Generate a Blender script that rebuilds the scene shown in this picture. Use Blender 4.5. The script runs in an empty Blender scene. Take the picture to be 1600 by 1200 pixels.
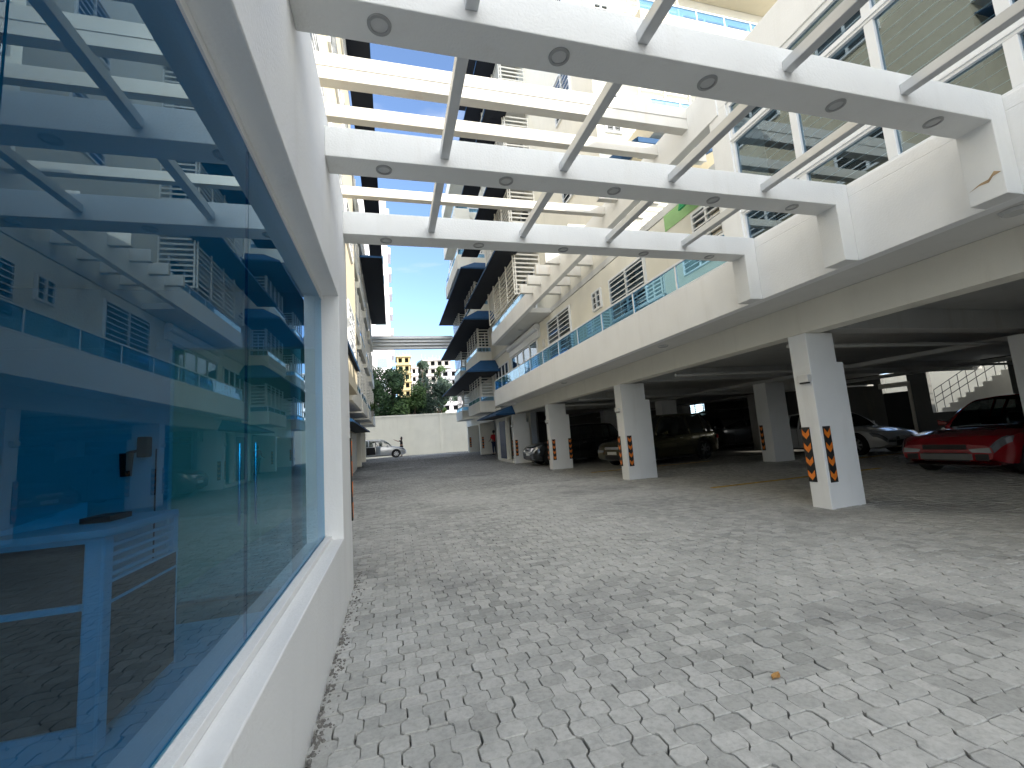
import bpy, bmesh, math, random
from mathutils import Vector, Matrix
random.seed(7)
R = math.radians
scn = bpy.context.scene
C = scn.collection

# ---------------------------------------------------------------- camera
cam_d = bpy.data.cameras.new('camera')
cam_d.sensor_width = 36.0
cam_d.sensor_fit = 'HORIZONTAL'
cam_d.lens = 684.43 / 1600 * 36
cam_d.clip_start = 0.05
cam_d.clip_end = 2000
cam = bpy.data.objects.new('camera', cam_d)
C.objects.link(cam)
Mr = [[0.9629879267880308, 0.26723737606794745, 0.0351914434601475],
      [-0.2601688411419092, 0.955670806333301, -0.13786037872113321],
      [-0.07047288102076107, 0.1236021632277392, 0.9898262869241538]]
cam.matrix_world = Matrix(((Mr[0][0], Mr[0][2], -Mr[0][1], 0.0),
                           (Mr[1][0], Mr[1][2], -Mr[1][1], 0.0),
                           (Mr[2][0], Mr[2][2], -Mr[2][1], 1.3),
                           (0, 0, 0, 1)))
scn.camera = cam

# ---------------------------------------------------------------- light
SUN_AZ = 46.0      # from -Y towards +X
SUN_EL = 21.0
sx = math.cos(R(SUN_EL)) * math.sin(R(SUN_AZ))
sy = -math.cos(R(SUN_EL)) * math.cos(R(SUN_AZ))
sz = math.sin(R(SUN_EL))
world = bpy.data.worlds.new('World')
scn.world = world
world.use_nodes = True
wn = world.node_tree
wn.nodes.clear()
wo = wn.nodes.new('ShaderNodeOutputWorld')
wb = wn.nodes.new('ShaderNodeBackground')
sky = wn.nodes.new('ShaderNodeTexSky')
sky.sky_type = 'NISHITA'
sky.sun_disc = False
sky.sun_elevation = R(SUN_EL)
sky.sun_rotation = math.atan2(sx, sy)
sky.air_density = 0.5
sky.dust_density = 0.3
sky.ozone_density = 1.8
wb.inputs['Strength'].default_value = 0.125
# thin clouds low in the sky
tc = wn.nodes.new('ShaderNodeTexCoord')
mp = wn.nodes.new('ShaderNodeMapping')
mp.inputs['Scale'].default_value = (1.2, 1.2, 7.0)
nz = wn.nodes.new('ShaderNodeTexNoise')
nz.inputs['Scale'].default_value = 2.2
nz.inputs['Detail'].default_value = 6
nz.inputs['Roughness'].default_value = 0.6
rp = wn.nodes.new('ShaderNodeValToRGB')
rp.color_ramp.elements[0].position = 0.55
rp.color_ramp.elements[0].color = (0, 0, 0, 1)
rp.color_ramp.elements[1].position = 0.78
rp.color_ramp.elements[1].color = (0.6, 0.6, 0.6, 1)
mx = wn.nodes.new('ShaderNodeMix')
mx.data_type = 'RGBA'
mx.inputs['B'].default_value = (1.7, 1.85, 2.1, 1)
L = wn.links
L.new(tc.outputs['Generated'], mp.inputs['Vector'])
L.new(mp.outputs['Vector'], nz.inputs['Vector'])
L.new(nz.outputs['Fac'], rp.inputs['Fac'])
L.new(rp.outputs['Color'], mx.inputs['Factor'])
L.new(sky.outputs['Color'], mx.inputs['A'])
gn = wn.nodes.new('ShaderNodeMix')
gn.data_type = 'RGBA'
gn.blend_type = 'MULTIPLY'
gn.inputs['Factor'].default_value = 1.0
gn.inputs['B'].default_value = (1.02, 1.0, 0.95, 1)
# bright cloud bank out of view, added to lift the shaded courtyard
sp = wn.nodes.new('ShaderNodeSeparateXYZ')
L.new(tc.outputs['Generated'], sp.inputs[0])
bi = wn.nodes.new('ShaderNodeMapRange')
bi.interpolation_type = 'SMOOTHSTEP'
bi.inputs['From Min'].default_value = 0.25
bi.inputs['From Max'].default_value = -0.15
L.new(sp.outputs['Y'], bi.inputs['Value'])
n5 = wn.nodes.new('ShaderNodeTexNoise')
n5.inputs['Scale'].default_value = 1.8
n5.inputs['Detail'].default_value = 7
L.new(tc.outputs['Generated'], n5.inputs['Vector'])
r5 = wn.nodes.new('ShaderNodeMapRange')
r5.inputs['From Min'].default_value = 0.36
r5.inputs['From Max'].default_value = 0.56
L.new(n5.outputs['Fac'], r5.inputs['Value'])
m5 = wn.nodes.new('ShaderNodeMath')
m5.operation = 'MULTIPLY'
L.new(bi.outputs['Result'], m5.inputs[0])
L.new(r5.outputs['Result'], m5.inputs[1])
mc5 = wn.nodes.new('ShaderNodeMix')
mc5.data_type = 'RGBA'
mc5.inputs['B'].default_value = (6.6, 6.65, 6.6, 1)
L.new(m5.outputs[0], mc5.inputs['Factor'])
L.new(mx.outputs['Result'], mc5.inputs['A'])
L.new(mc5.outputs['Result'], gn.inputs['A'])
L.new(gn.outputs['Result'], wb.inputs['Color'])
L.new(wb.outputs['Background'], wo.inputs['Surface'])

sun_d = bpy.data.lights.new('sun', 'SUN')
sun_d.energy = 1.25
sun_d.angle = R(0.5)
sun_d.color = (1.0, 0.92, 0.78)
sun = bpy.data.objects.new('sun', sun_d)
C.objects.link(sun)
sun.rotation_euler = Vector((-sx, -sy, -sz)).to_track_quat('-Z', 'Y').to_euler()

scn.view_settings.view_transform = 'Standard'
scn.view_settings.look = 'None'
scn.view_settings.gamma = 1.0
scn.view_settings.exposure = 2.3

# ---------------------------------------------------------------- materials
def nodes(name):
    m = bpy.data.materials.new(name)
    m.use_nodes = True
    nt = m.node_tree
    return m, nt, nt.nodes['Principled BSDF']

def paint(name, col, rough=0.7, var=0.06, scale=2.0, bump=0.0, metallic=0.0, stain=0.0, stain_col=(0.30, 0.26, 0.2), coat=0.0):
    m, nt, b = nodes(name)
    b.inputs['Roughness'].default_value = rough
    b.inputs['Metallic'].default_value = metallic
    b.inputs['Coat Weight'].default_value = coat
    t = nt.nodes.new('ShaderNodeTexCoord')
    n = nt.nodes.new('ShaderNodeTexNoise')
    n.inputs['Scale'].default_value = scale
    n.inputs['Detail'].default_value = 6
    nt.links.new(t.outputs['Object'], n.inputs['Vector'])
    r = nt.nodes.new('ShaderNodeValToRGB')
    r.color_ramp.elements[0].position = 0.3
    r.color_ramp.elements[1].position = 0.7
    r.color_ramp.elements[0].color = (*[max(0, c * (1 - var)) for c in col], 1)
    r.color_ramp.elements[1].color = (*[min(1, c * (1 + var)) for c in col], 1)
    nt.links.new(n.outputs['Fac'], r.inputs['Fac'])
    out = r.outputs['Color']
    if stain:
        mp = nt.nodes.new('ShaderNodeMapping')
        mp.inputs['Scale'].default_value = (3.0, 3.0, 0.35)
        nt.links.new(t.outputs['Object'], mp.inputs['Vector'])
        n2 = nt.nodes.new('ShaderNodeTexNoise')
        n2.inputs['Scale'].default_value = 1.6
        n2.inputs['Detail'].default_value = 8
        n2.inputs['Roughness'].default_value = 0.65
        nt.links.new(mp.outputs['Vector'], n2.inputs['Vector'])
        r2 = nt.nodes.new('ShaderNodeValToRGB')
        r2.color_ramp.elements[0].position = 0.54
        r2.color_ramp.elements[0].color = (0, 0, 0, 1)
        r2.color_ramp.elements[1].position = 0.8
        r2.color_ramp.elements[1].color = (stain, stain, stain, 1)
        nt.links.new(n2.outputs['Fac'], r2.inputs['Fac'])
        mm = nt.nodes.new('ShaderNodeMix')
        mm.data_type = 'RGBA'
        mm.inputs['B'].default_value = (*stain_col, 1)
        nt.links.new(r2.outputs['Color'], mm.inputs['Factor'])
        nt.links.new(out, mm.inputs['A'])
        out = mm.outputs['Result']
    nt.links.new(out, b.inputs['Base Color'])
    if bump:
        n3 = nt.nodes.new('ShaderNodeTexNoise')
        n3.inputs['Scale'].default_value = 60
        n3.inputs['Detail'].default_value = 4
        nt.links.new(t.outputs['Object'], n3.inputs['Vector'])
        bp = nt.nodes.new('ShaderNodeBump')
        bp.inputs['Strength'].default_value = bump
        bp.inputs['Distance'].default_value = 0.01
        nt.links.new(n3.outputs['Fac'], bp.inputs['Height'])
        nt.links.new(bp.outputs['Normal'], b.inputs['Normal'])
    return m

def glass(name, tint, base=0.08, ior=1.5, rough=0.0, refl=(1, 1, 1)):
    m = bpy.data.materials.new(name)
    m.use_nodes = True
    nt = m.node_tree
    nt.nodes.clear()
    o = nt.nodes.new('ShaderNodeOutputMaterial')
    tr = nt.nodes.new('ShaderNodeBsdfTransparent')
    tr.inputs['Color'].default_value = (*tint, 1)
    gl = nt.nodes.new('ShaderNodeBsdfGlossy')
    gl.inputs['Roughness'].default_value = rough
    gl.inputs['Color'].default_value = (*refl, 1)
    fr = nt.nodes.new('ShaderNodeFresnel')
    fr.inputs['IOR'].default_value = ior
    ma = nt.nodes.new('ShaderNodeMath')
    ma.operation = 'MULTIPLY_ADD'
    ma.inputs[1].default_value = 1 - base
    ma.inputs[2].default_value = base
    mi = nt.nodes.new('ShaderNodeMixShader')
    nt.links.new(fr.outputs[0], ma.inputs[0])
    nt.links.new(ma.outputs[0], mi.inputs[0])
    nt.links.new(tr.outputs[0], mi.inputs[1])
    nt.links.new(gl.outputs[0], mi.inputs[2])
    # the back of a sheet adds nothing more than a clear exit
    ge = nt.nodes.new('ShaderNodeNewGeometry')
    cl = nt.nodes.new('ShaderNodeBsdfTransparent')
    m2 = nt.nodes.new('ShaderNodeMixShader')
    nt.links.new(ge.outputs['Backfacing'], m2.inputs[0])
    nt.links.new(mi.outputs[0], m2.inputs[1])
    nt.links.new(cl.outputs[0], m2.inputs[2])
    nt.links.new(m2.outputs[0], o.inputs[0])
    return m

M = {}
M['white'] = paint('white_plaster', (0.82, 0.83, 0.83), 0.75, 0.03, 1.5, 0.25, stain=0.20, stain_col=(0.50, 0.48, 0.43))
M['beam'] = paint('white_beam_paint', (0.76, 0.77, 0.76), 0.7, 0.04, 1.2, 0.3, stain=0.22, stain_col=(0.52, 0.49, 0.43))
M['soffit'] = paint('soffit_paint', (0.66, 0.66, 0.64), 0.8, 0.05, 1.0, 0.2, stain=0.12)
M['cream'] = paint('cream_plaster', (0.77, 0.745, 0.66), 0.8, 0.04, 1.2, 0.25, stain=0.15)
M['yellow'] = paint('sunlit_yellow_plaster', (0.62, 0.555, 0.42), 0.8, 0.04, 1.2, 0.25, stain=0.12)
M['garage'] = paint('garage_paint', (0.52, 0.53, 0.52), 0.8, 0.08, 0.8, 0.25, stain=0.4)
M['batten'] = paint('batten_paint', (0.70, 0.68, 0.63), 0.7, 0.05, 1.5, 0.2, stain=0.35, stain_col=(0.55, 0.36, 0.2))  # golden brown streaks mixed into the cream
M['garage_back'] = paint('garage_shade_paint', (0.14, 0.145, 0.14), 0.85, 0.1, 0.8, 0.2, stain=0.4)  # garage paint darkened, deep shade put into the colour
M['metal'] = paint('grey_steel_tube', (0.62, 0.64, 0.66), 0.35, 0.03, 5, metallic=0.35)
M['alu'] = paint('white_aluminium', (0.78, 0.80, 0.82), 0.4, 0.02, 5)
M['alub'] = paint('brushed_aluminium', (0.55, 0.58, 0.6), 0.35, 0.03, 5, metallic=0.7)
M['louvre'] = paint('louvre_paint', (0.74, 0.72, 0.66), 0.6, 0.03, 5)
M['awning'] = paint('blue_awning_canvas', (0.004, 0.055, 0.15), 0.75, 0.12, 3, 0.1)
M['awnunder'] = paint('awning_underside', (0.008, 0.012, 0.022), 0.9, 0.1, 3)
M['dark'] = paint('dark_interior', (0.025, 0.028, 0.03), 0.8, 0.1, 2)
M['room'] = paint('room_wall', (0.78, 0.78, 0.77), 0.8, 0.05, 2)
M['black'] = paint('black_rubber', (0.012, 0.012, 0.013), 0.6, 0.1, 8)
M['orange'] = paint('orange_reflective', (0.75, 0.20, 0.02), 0.35, 0.15, 20)
M['plastic'] = paint('white_plastic', (0.7, 0.7, 0.68), 0.5, 0.03, 5)
M['ring'] = paint('lamp_ring', (0.33, 0.34, 0.34), 0.45, 0.05, 8)
M['lens'] = paint('lamp_lens', (0.55, 0.56, 0.56), 0.25, 0.05, 8)
M['concrete'] = paint('bare_concrete', (0.40, 0.385, 0.36), 0.9, 0.12, 0.3, 0.0, stain=0.3)
M['yconc'] = paint('yellow_render', (0.50, 0.41, 0.22), 0.9, 0.08, 0.4)
M['tower'] = paint('pale_tower_render', (0.72, 0.70, 0.74), 0.9, 0.04, 0.2)
M['green'] = paint('green_paint', (0.30, 0.52, 0.22), 0.7, 0.08, 3)
M['greend'] = paint('dark_green_cloth', (0.02, 0.35, 0.12), 0.7, 0.1, 6)
M['navy'] = paint('navy_paint', (0.012, 0.03, 0.09), 0.5, 0.1, 3)
M['yellowline'] = paint('yellow_line_paint', (0.45, 0.30, 0.06), 0.8, 0.35, 6)
M['rust'] = paint('rust_stain', (0.42, 0.30, 0.17), 0.9, 0.3, 9)
M['brown'] = paint('dry_leaf', (0.40, 0.22, 0.07), 0.8, 0.3, 30)
M['glass_office'] = glass('blue_tinted_glass', (0.055, 0.38, 0.62), 0.035, 1.46, refl=(0.66, 0.86, 1.0))
M['glass_in'] = glass('clear_door_glass', (0.75, 0.9, 0.95), 0.05, 1.45)
M['glass_rail'] = glass('blue_rail_glass', (0.22, 0.50, 0.76), 0.24, 1.5, refl=(0.5, 0.78, 1))
M['glass_win'] = glass('window_glass', (0.35, 0.48, 0.52), 0.12, 1.6)
M['glass_big'] = glass('reflective_window_glass', (0.30, 0.42, 0.50), 0.12, 1.5, refl=(0.72, 0.88, 1.0))
M['tyre'] = paint('tyre_rubber', (0.012, 0.012, 0.012), 0.85, 0.1, 20)
M['rim'] = paint('alloy_rim', (0.45, 0.46, 0.48), 0.3, 0.03, 8, metallic=0.9)
M['trim'] = paint('black_trim', (0.015, 0.015, 0.017), 0.4, 0.05, 8)
M['chrome'] = paint('chrome', (0.7, 0.7, 0.72), 0.12, 0.02, 8, metallic=1.0)
M['carglass'] = glass('car_glass', (0.10, 0.12, 0.12), 0.06, 1.5)
M['headlight'] = paint('headlight_lens', (0.28, 0.30, 0.33), 0.08, 0.05, 30, metallic=0.6, coat=1.0)
M['redlight'] = paint('tail_lamp_lens', (0.35, 0.01, 0.01), 0.15, 0.05, 30, coat=1.0)
M['skin'] = paint('skin', (0.28, 0.15, 0.10), 0.6, 0.05, 8)
M['hair'] = paint('hair', (0.012, 0.01, 0.009), 0.6, 0.1, 30)
M['cloth_black'] = paint('black_cloth', (0.012, 0.012, 0.014), 0.9, 0.1, 20)
M['cloth_red'] = paint('red_cloth', (0.60, 0.02, 0.03), 0.85, 0.1, 20)
M['cloth_navy'] = paint('navy_trousers', (0.02, 0.03, 0.08), 0.9, 0.1, 20)
M['bark'] = paint('bark', (0.10, 0.075, 0.05), 0.9, 0.2, 8, 0.5)
M['paper'] = paint('paper', (0.75, 0.75, 0.75), 0.7, 0.03, 9)

def car_paint(name, col, metallic=0.3, rough=0.28):
    return paint(name, col, rough, 0.03, 3, metallic=metallic, coat=0.8)

def leafmat(name, a, b_):
    m, nt, b = nodes(name)
    g = nt.nodes.new('ShaderNodeNewGeometry')
    r = nt.nodes.new('ShaderNodeValToRGB')
    r.color_ramp.elements[0].color = (*a, 1)
    r.color_ramp.elements[1].color = (*b_, 1)
    nt.links.new(g.outputs['Random Per Island'], r.inputs['Fac'])
    nt.links.new(r.outputs['Color'], b.inputs['Base Color'])
    b.inputs['Roughness'].default_value = 0.65
    return m
M['leaf1'] = leafmat('dark_foliage', (0.010, 0.036, 0.010), (0.035, 0.085, 0.022))
M['leaf2'] = leafmat('mid_foliage', (0.022, 0.06, 0.012), (0.07, 0.13, 0.03))
M['leaf3'] = leafmat('greyish_foliage', (0.022, 0.05, 0.032), (0.065, 0.105, 0.07))

# pavers: colour per block, dust in broad patches
def paver_material():
    m, nt, b = nodes('concrete_pavers')
    t = nt.nodes.new('ShaderNodeTexCoord')
    g = nt.nodes.new('ShaderNodeNewGeometry')
    r = nt.nodes.new('ShaderNodeValToRGB')
    cr = r.color_ramp
    cr.elements[0].color = (0.31, 0.315, 0.30, 1)
    cr.elements[1].color = (0.50, 0.50, 0.48, 1)
    e = cr.elements.new(0.5)
    e.color = (0.40, 0.405, 0.39, 1)
    nt.links.new(g.outputs['Random Per Island'], r.inputs['Fac'])
    def noise(sc, det, lo, hi, ro=0.6):
        n = nt.nodes.new('ShaderNodeTexNoise')
        n.inputs['Scale'].default_value = sc
        n.inputs['Detail'].default_value = det
        n.inputs['Roughness'].default_value = ro
        nt.links.new(t.outputs['Object'], n.inputs['Vector'])
        q = nt.nodes.new('ShaderNodeMapRange')
        q.inputs['From Min'].default_value = lo
        q.inputs['From Max'].default_value = hi
        nt.links.new(n.outputs['Fac'], q.inputs['Value'])
        return q.outputs['Result']
    def mix(fac, a, col, blend='MIX'):
        x = nt.nodes.new('ShaderNodeMix')
        x.data_type = 'RGBA'
        x.blend_type = blend
        if isinstance(fac, float): x.inputs['Factor'].default_value = fac
        else: nt.links.new(fac, x.inputs['Factor'])
        nt.links.new(a, x.inputs['A'])
        x.inputs['B'].default_value = (*col, 1)
        return x.outputs['Result']
    def mul(s, k):
        x = nt.nodes.new('ShaderNodeMath')
        x.operation = 'MULTIPLY'
        nt.links.new(s, x.inputs[0])
        x.inputs[1].default_value = k
        return x.outputs[0]
    c = r.outputs['Color']
    c = mix(mul(noise(0.55, 5, 0.42, 0.68), 0.75), c, (0.56, 0.56, 0.54))      # pale dust
    c = mix(mul(noise(0.33, 7, 0.52, 0.68), 0.65), c, (0.16, 0.165, 0.165))      # dark tyre grime
    c = mix(mul(noise(7, 8, 0.50, 0.70, .75), 0.30), c, (0.17, 0.175, 0.17))
    c = mix(mul(noise(1.1, 9, 0.55, 0.66, .7), 0.4), c, (0.20, 0.205, 0.205))
    c = mix(mul(noise(16, 6, 0.52, 0.72, .7), 0.28), c, (0.62, 0.62, 0.59))
    c = mix(mul(noise(45, 3, 0.45, 0.8), 0.35), c, (0.10, 0.10, 0.095))
    c = mix(mul(noise(90, 2, 0.62, 0.75), 0.6), c, (0.5, 0.49, 0.46))
    nt.links.new(c, b.inputs['Base Color'])
    b.inputs['Roughness'].default_value = 0.8
    n3 = nt.nodes.new('ShaderNodeTexNoise')
    n3.inputs['Scale'].default_value = 70
    n3.inputs['Detail'].default_value = 5
    nt.links.new(t.outputs['Object'], n3.inputs['Vector'])
    bp = nt.nodes.new('ShaderNodeBump')
    bp.inputs['Strength'].default_value = 0.5
    bp.inputs['Distance'].default_value = 0.006
    nt.links.new(n3.outputs['Fac'], bp.inputs['Height'])
    nt.links.new(bp.outputs['Normal'], b.inputs['Normal'])
    return m
M['paver'] = paver_material()
M['sand'] = paint('joint_sand', (0.19, 0.185, 0.175), 0.95, 0.3, 6, 0.5)

# ---------------------------------------------------------------- helpers
class MB:
    """collects boxes, prisms and tubes and links them as one mesh"""
    def __init__(s): s.v = []; s.f = []
    def box(s, x0, x1, y0, y1, z0, z1):
        n = len(s.v)
        s.v += [(x0, y0, z0), (x1, y0, z0), (x1, y1, z0), (x0, y1, z0), (x0, y0, z1), (x1, y0, z1), (x1, y1, z1), (x0, y1, z1)]
        s.f += [tuple(n + i for i in q) for q in ((0, 3, 2, 1), (4, 5, 6, 7), (0, 1, 5, 4), (1, 2, 6, 5), (2, 3, 7, 6), (3, 0, 4, 7))]
        return s
    def hexa(s, p):   # 8 points, bottom ring then top ring
        n = len(s.v)
        s.v += [tuple(q) for q in p]
        s.f += [tuple(n + i for i in q) for q in ((0, 3, 2, 1), (4, 5, 6, 7), (0, 1, 5, 4), (1, 2, 6, 5), (2, 3, 7, 6), (3, 0, 4, 7))]
        return s
    def poly(s, pts, d):      # polygon extruded by vector d
        n = len(s.v); k = len(pts)
        s.v += [tuple(p) for p in pts] + [tuple(Vector(p) + Vector(d)) for p in pts]
        s.f += [tuple(n + i for i in reversed(range(k))), tuple(n + k + i for i in range(k))]
        s.f += [(n + i, n + (i + 1) % k, n + k + (i + 1) % k, n + k + i) for i in range(k)]
        return s
    def tube(s, p, q, r0, r1=None, seg=8, cap=True):
        r1 = r0 if r1 is None else r1
        p = Vector(p); q = Vector(q); d = (q - p).normalized()
        u = d.orthogonal().normalized(); w = d.cross(u)
        n = len(s.v)
        for c, r in ((p, r0), (q, r1)):
            for i in range(seg):
                a = 2 * math.pi * i / seg
                s.v.append(tuple(c + u * math.cos(a) * r + w * math.sin(a) * r))
        for i in range(seg):
            j = (i + 1) % seg
            s.f.append((n + i, n + j, n + seg + j, n + seg + i))
        if cap:
            s.f.append(tuple(n + i for i in reversed(range(seg))))
            s.f.append(tuple(n + seg + i for i in range(seg)))
        return s
    def quad(s, *p):
        n = len(s.v); s.v += [tuple(q) for q in p]; s.f.append(tuple(range(n, n + len(p)))); return s
    def build(s, name, mat, parent=None, bevel=0.0, smooth=False, loc=None):
        me = bpy.data.meshes.new(name)
        me.from_pydata(s.v, [], s.f)
        me.update()
        bm = bmesh.new(); bm.from_mesh(me); bmesh.ops.recalc_face_normals(bm, faces=bm.faces); bm.to_mesh(me); bm.free()
        o = bpy.data.objects.new(name, me)
        C.objects.link(o)
        for mm in (mat if isinstance(mat, list) else [mat]): me.materials.append(mm)
        if bevel:
            b = o.modifiers.new('bevel', 'BEVEL'); b.width = bevel; b.segments = 2; b.limit_method = 'ANGLE'
        if smooth:
            for p in me.polygons: p.use_smooth = True
        if loc: o.location = loc
        if parent: o.parent = parent
        return o

def BX(*a): return MB().box(*a)

def thing(name, label, cat, loc=(0, 0, 0), rz=0, group=None):
    o = bpy.data.objects.new(name, None)
    o.empty_display_size = 0.2
    C.objects.link(o)
    o.location = loc; o.rotation_euler = (0, 0, rz)
    o['label'] = label; o['category'] = cat
    if group: o['group'] = group
    return o
def tag(o, label, cat, group=None):
    o['label'] = label; o['category'] = cat
    if group: o['group'] = group
    return o
def struct(o): o['kind'] = 'structure'; return o
def attach(root, objs):
    """parts built in world coordinates are moved under a located Empty"""
    inv = Matrix.Translation(root.location).inverted()
    for o in objs:
        o.parent = root
        o.matrix_parent_inverse = inv

# ---------------------------------------------------------------- ground
def gz(y):
    P = ((-60, 0), (18, 0), (25.6, .13), (30.6, .38), (35, .45), (400, .45))
    for (a, za), (b, zb) in zip(P, P[1:]):
        if y <= b: return za + (zb - za) * (y - a) / (b - a)
    return .45

g = MB()
ys = [-300, -60, 0, 18, 20, 22, 24, 26, 28, 30, 32, 35, 45, 60, 100, 300, 900]
xs = [-600, -100, -20, 0, 6, 30, 100, 600]
for j, y in enumerate(ys):
    for x in xs: g.v.append((x, y, gz(y) - 0.035))
nx = len(xs)
for j in range(len(ys) - 1):
    for i in range(nx - 1):
        a = j * nx + i
        g.f.append((a, a + 1, a + nx + 1, a + nx))
struct(g.build('ground', M['sand']))

def pavers():
    v = []; f = []
    rnd = random.Random(3)
    W = 0.102; H = 0.102; A = 0.0155; G = 0.0015; CH = 0.0175
    def cell(i, j):
        """block (column i, row j): wide where i+j is even, narrow where odd; waisted joints"""
        x0 = i * W; x1 = x0 + W
        y0 = j * H; y1 = y0 + H
        wide = (i + j) % 2 == 0
        s = A if wide else -A
        xl = x0 - s + G; xr = x1 + s - G
        t = -A if wide else A     # rows lengthen when columns narrow
        yb = y0 + G * .6; yt = y1 - G * .6
        if wide:
            return [(xl + CH, yb), (xr - CH, yb), (xr, yb + CH), (xr, yt - CH), (xr - CH, yt), (xl + CH, yt), (xl, yt - CH), (xl, yb + CH)]
        return [(xl - CH * .55, yb), (xr + CH * .55, yb), (xr, yb + CH * .8), (xr, yt - CH * .8), (xr + CH * .55, yt), (xl - CH * .55, yt), (xl, yt - CH * .8), (xl, yb + CH * .8)]
    i0 = int(-0.39 / W); i1 = int(20.4 / W)
    for i in range(i0 - 20, i1):
        xm = (i + .5) * W
        # joints open up at random along the run
        for j in range(int(-3.0 / H), int(43.5 / H)):
            ym = (j + .5) * H
            if xm < -0.36 and ym < 5.0: continue
            if xm < -2.2: continue
            if xm > 7.0 and ym > 20: continue
            if xm > 13 and (ym < 2 or ym > 14): continue
            if ym < 0.6 and xm < 20 and ym < -1.5: continue
            pts = cell(i, j)
            dx = rnd.gauss(0, .0022) + 0.010 * math.sin(ym * 0.9 + i * .02); dy = rnd.gauss(0, .0022)
            sk = rnd.gauss(0, .012)
            z = gz(ym) + rnd.gauss(0, .0022) + 0.012 * math.sin(xm * 1.3 + .5) * math.sin(ym * .8)
            tx = rnd.gauss(0, .012); ty = rnd.gauss(0, .012)
            n = len(v); k = len(pts)
            near = ym < 12
            top = []; 
            for (px, py) in pts:
                rx, ry = px - xm, py - ym
                ox = xm + rx * .962 - ry * sk; oy = ym + ry * .962 + rx * sk
                top.append((ox + dx, oy + dy, z + tx * rx + ty * ry))
            if near:
                low = []
                for (px, py) in pts:
                    rx, ry = px - xm, py - ym
                    ox = xm + rx * 1.0 - ry * sk; oy = ym + ry * 1.0 + rx * sk
                    low.append((ox + dx, oy + dy, z + tx * rx + ty * ry - .004))
                deep = [(p[0], p[1], z - .03) for p in low]
                v += top + low + deep
                f.append(tuple(range(n, n + k)))
                for a in range(k):
                    b = (a + 1) % k
                    f.append((n + k + a, n + k + b, n + b, n + a))
                    f.append((n + 2 * k + a, n + 2 * k + b, n + k + b, n + k + a))
            else:
                top = [(xm + (p[0] - xm) * 1.04, ym + (p[1] - ym) * 1.04, p[2]) for p in top]
                v += top
                f.append(tuple(range(n, n + k)))
    me = bpy.data.meshes.new('pavement')
    me.from_pydata(v, [], f); me.update()
    me.materials.append(M['paver'])
    o = bpy.data.objects.new('pavement', me); C.objects.link(o)
    struct(o)
pavers()
# parking bay lines
for (x0, x1, y) in ((6.3, 11.0, 7.85),):
    struct(BX(x0, x1, y - .05, y + .05, 0.004, 0.014).build('parking_line', M['yellowline']))
struct(BX(12.6, 17, 10.0, 10.12, 0.004, 0.014).build('parking_line', M['yellowline']))
struct(BX(6.3, 11.0, 13.5, 13.6, 0.004, 0.014).build('parking_line', M['yellowline']))

# ================================================================ office pavilion (left)
pav = thing('office_pavilion', 'white rendered pavilion with long blue tinted shop window beside the paved driveway', 'building', (-2.4, 1.2, 0))
ps = []
XW = -0.41
w = MB()
w.box(-0.61, XW, -3.0, 3.95, -0.05, 0.59)                       # below window
w.box(-0.61, XW, -3.0, 3.95, 2.64, 3.92)                        # above
w.box(-0.61, XW, 3.95, 4.72, -0.05, 3.92)                       # far pier
w.box(-0.61, XW, -3.2, -3.0, -0.05, 3.92)
w.box(-4.2, -0.61, 4.20, 4.30, 2.25, 3.92)
w.box(-4.2, -4.0, -3.2, .35, -0.05, 3.92).box(-4.2, -4.0, 2.15, 4.30, -0.05, 3.92).box(-4.2, -4.0, .35, 2.15, -0.05, 1.0).box(-4.2, -4.0, .35, 2.15, 2.23, 3.92)
w.box(-4.0, -0.61, -3.2, -3.0, -0.05, 3.92)
ps.append(w.build('wall', M['white'], bevel=0.006))
ps.append(BX(-4.0, -0.61, -3.0, 4.2, 2.75, 2.95).build('ceiling', M['room']))
ps.append(BX(-4.0, -0.612, -3.0, 4.2, -0.04, 0.05).build('floor_slab', M['room']))
w = MB(); w.box(-3.95, -3.85, -3.0, .35, .05, 2.75).box(-3.95, -3.85, 2.15, 4.18, .05, 2.75).box(-3.95, -3.85, .35, 2.15, .05, 1.0).box(-3.95, -3.85, .35, 2.15, 2.23, 2.75)
ps.append(w.build('inner_wall', M['room']))
# sill with drip strip, reveal frames
ps.append(BX(-0.545, -0.50, -3.0, 3.95, 0.592, 0.625).build('sill_strip', M['white'], bevel=.003))
fr = MB()
fr.box(-0.60, -0.54, -3.0, 3.95, 2.60, 2.638)
ps.append(fr.build('window_head', M['white']))
# panes
for k, (a, b) in enumerate(((-3.0, -1.60), (-1.594, -0.42), (-0.414, 0.767), (0.773, 1.947), (1.953, 3.925))):
    ps.append(BX(-0.562, -0.550, a, b, 0.625, 2.60).build('window_pane', M['glass_office']))
# end wall of the office: glazed double door
e = MB()
e.box(-3.85, -1.75, 4.19, 4.26, 0.05, 2.25)
ps.append(e.build('end_wall', M['room']))
for a, b in ((-1.74, -1.185), (-1.165, -0.62)):
    ps.append(BX(a, b, 4.215, 4.227, 0.06, 2.24).build('door_leaf', M['glass_in']))
attach(pav, ps)
door_leaves = [p for p in ps if p.name.startswith('door_leaf')]
for x, d in ((-1.235, door_leaves[0]), (-1.115, door_leaves[1])):
    h = MB().tube((x, 4.17, .75), (x, 4.17, 1.42), .012)
    h.tube((x, 4.17, .85), (x, 4.215, .85), .008).tube((x, 4.17, 1.3), (x, 4.215, 1.3), .008)
    ho = h.build('pull_handle', M['chrome'])
    ho.parent = d

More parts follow.
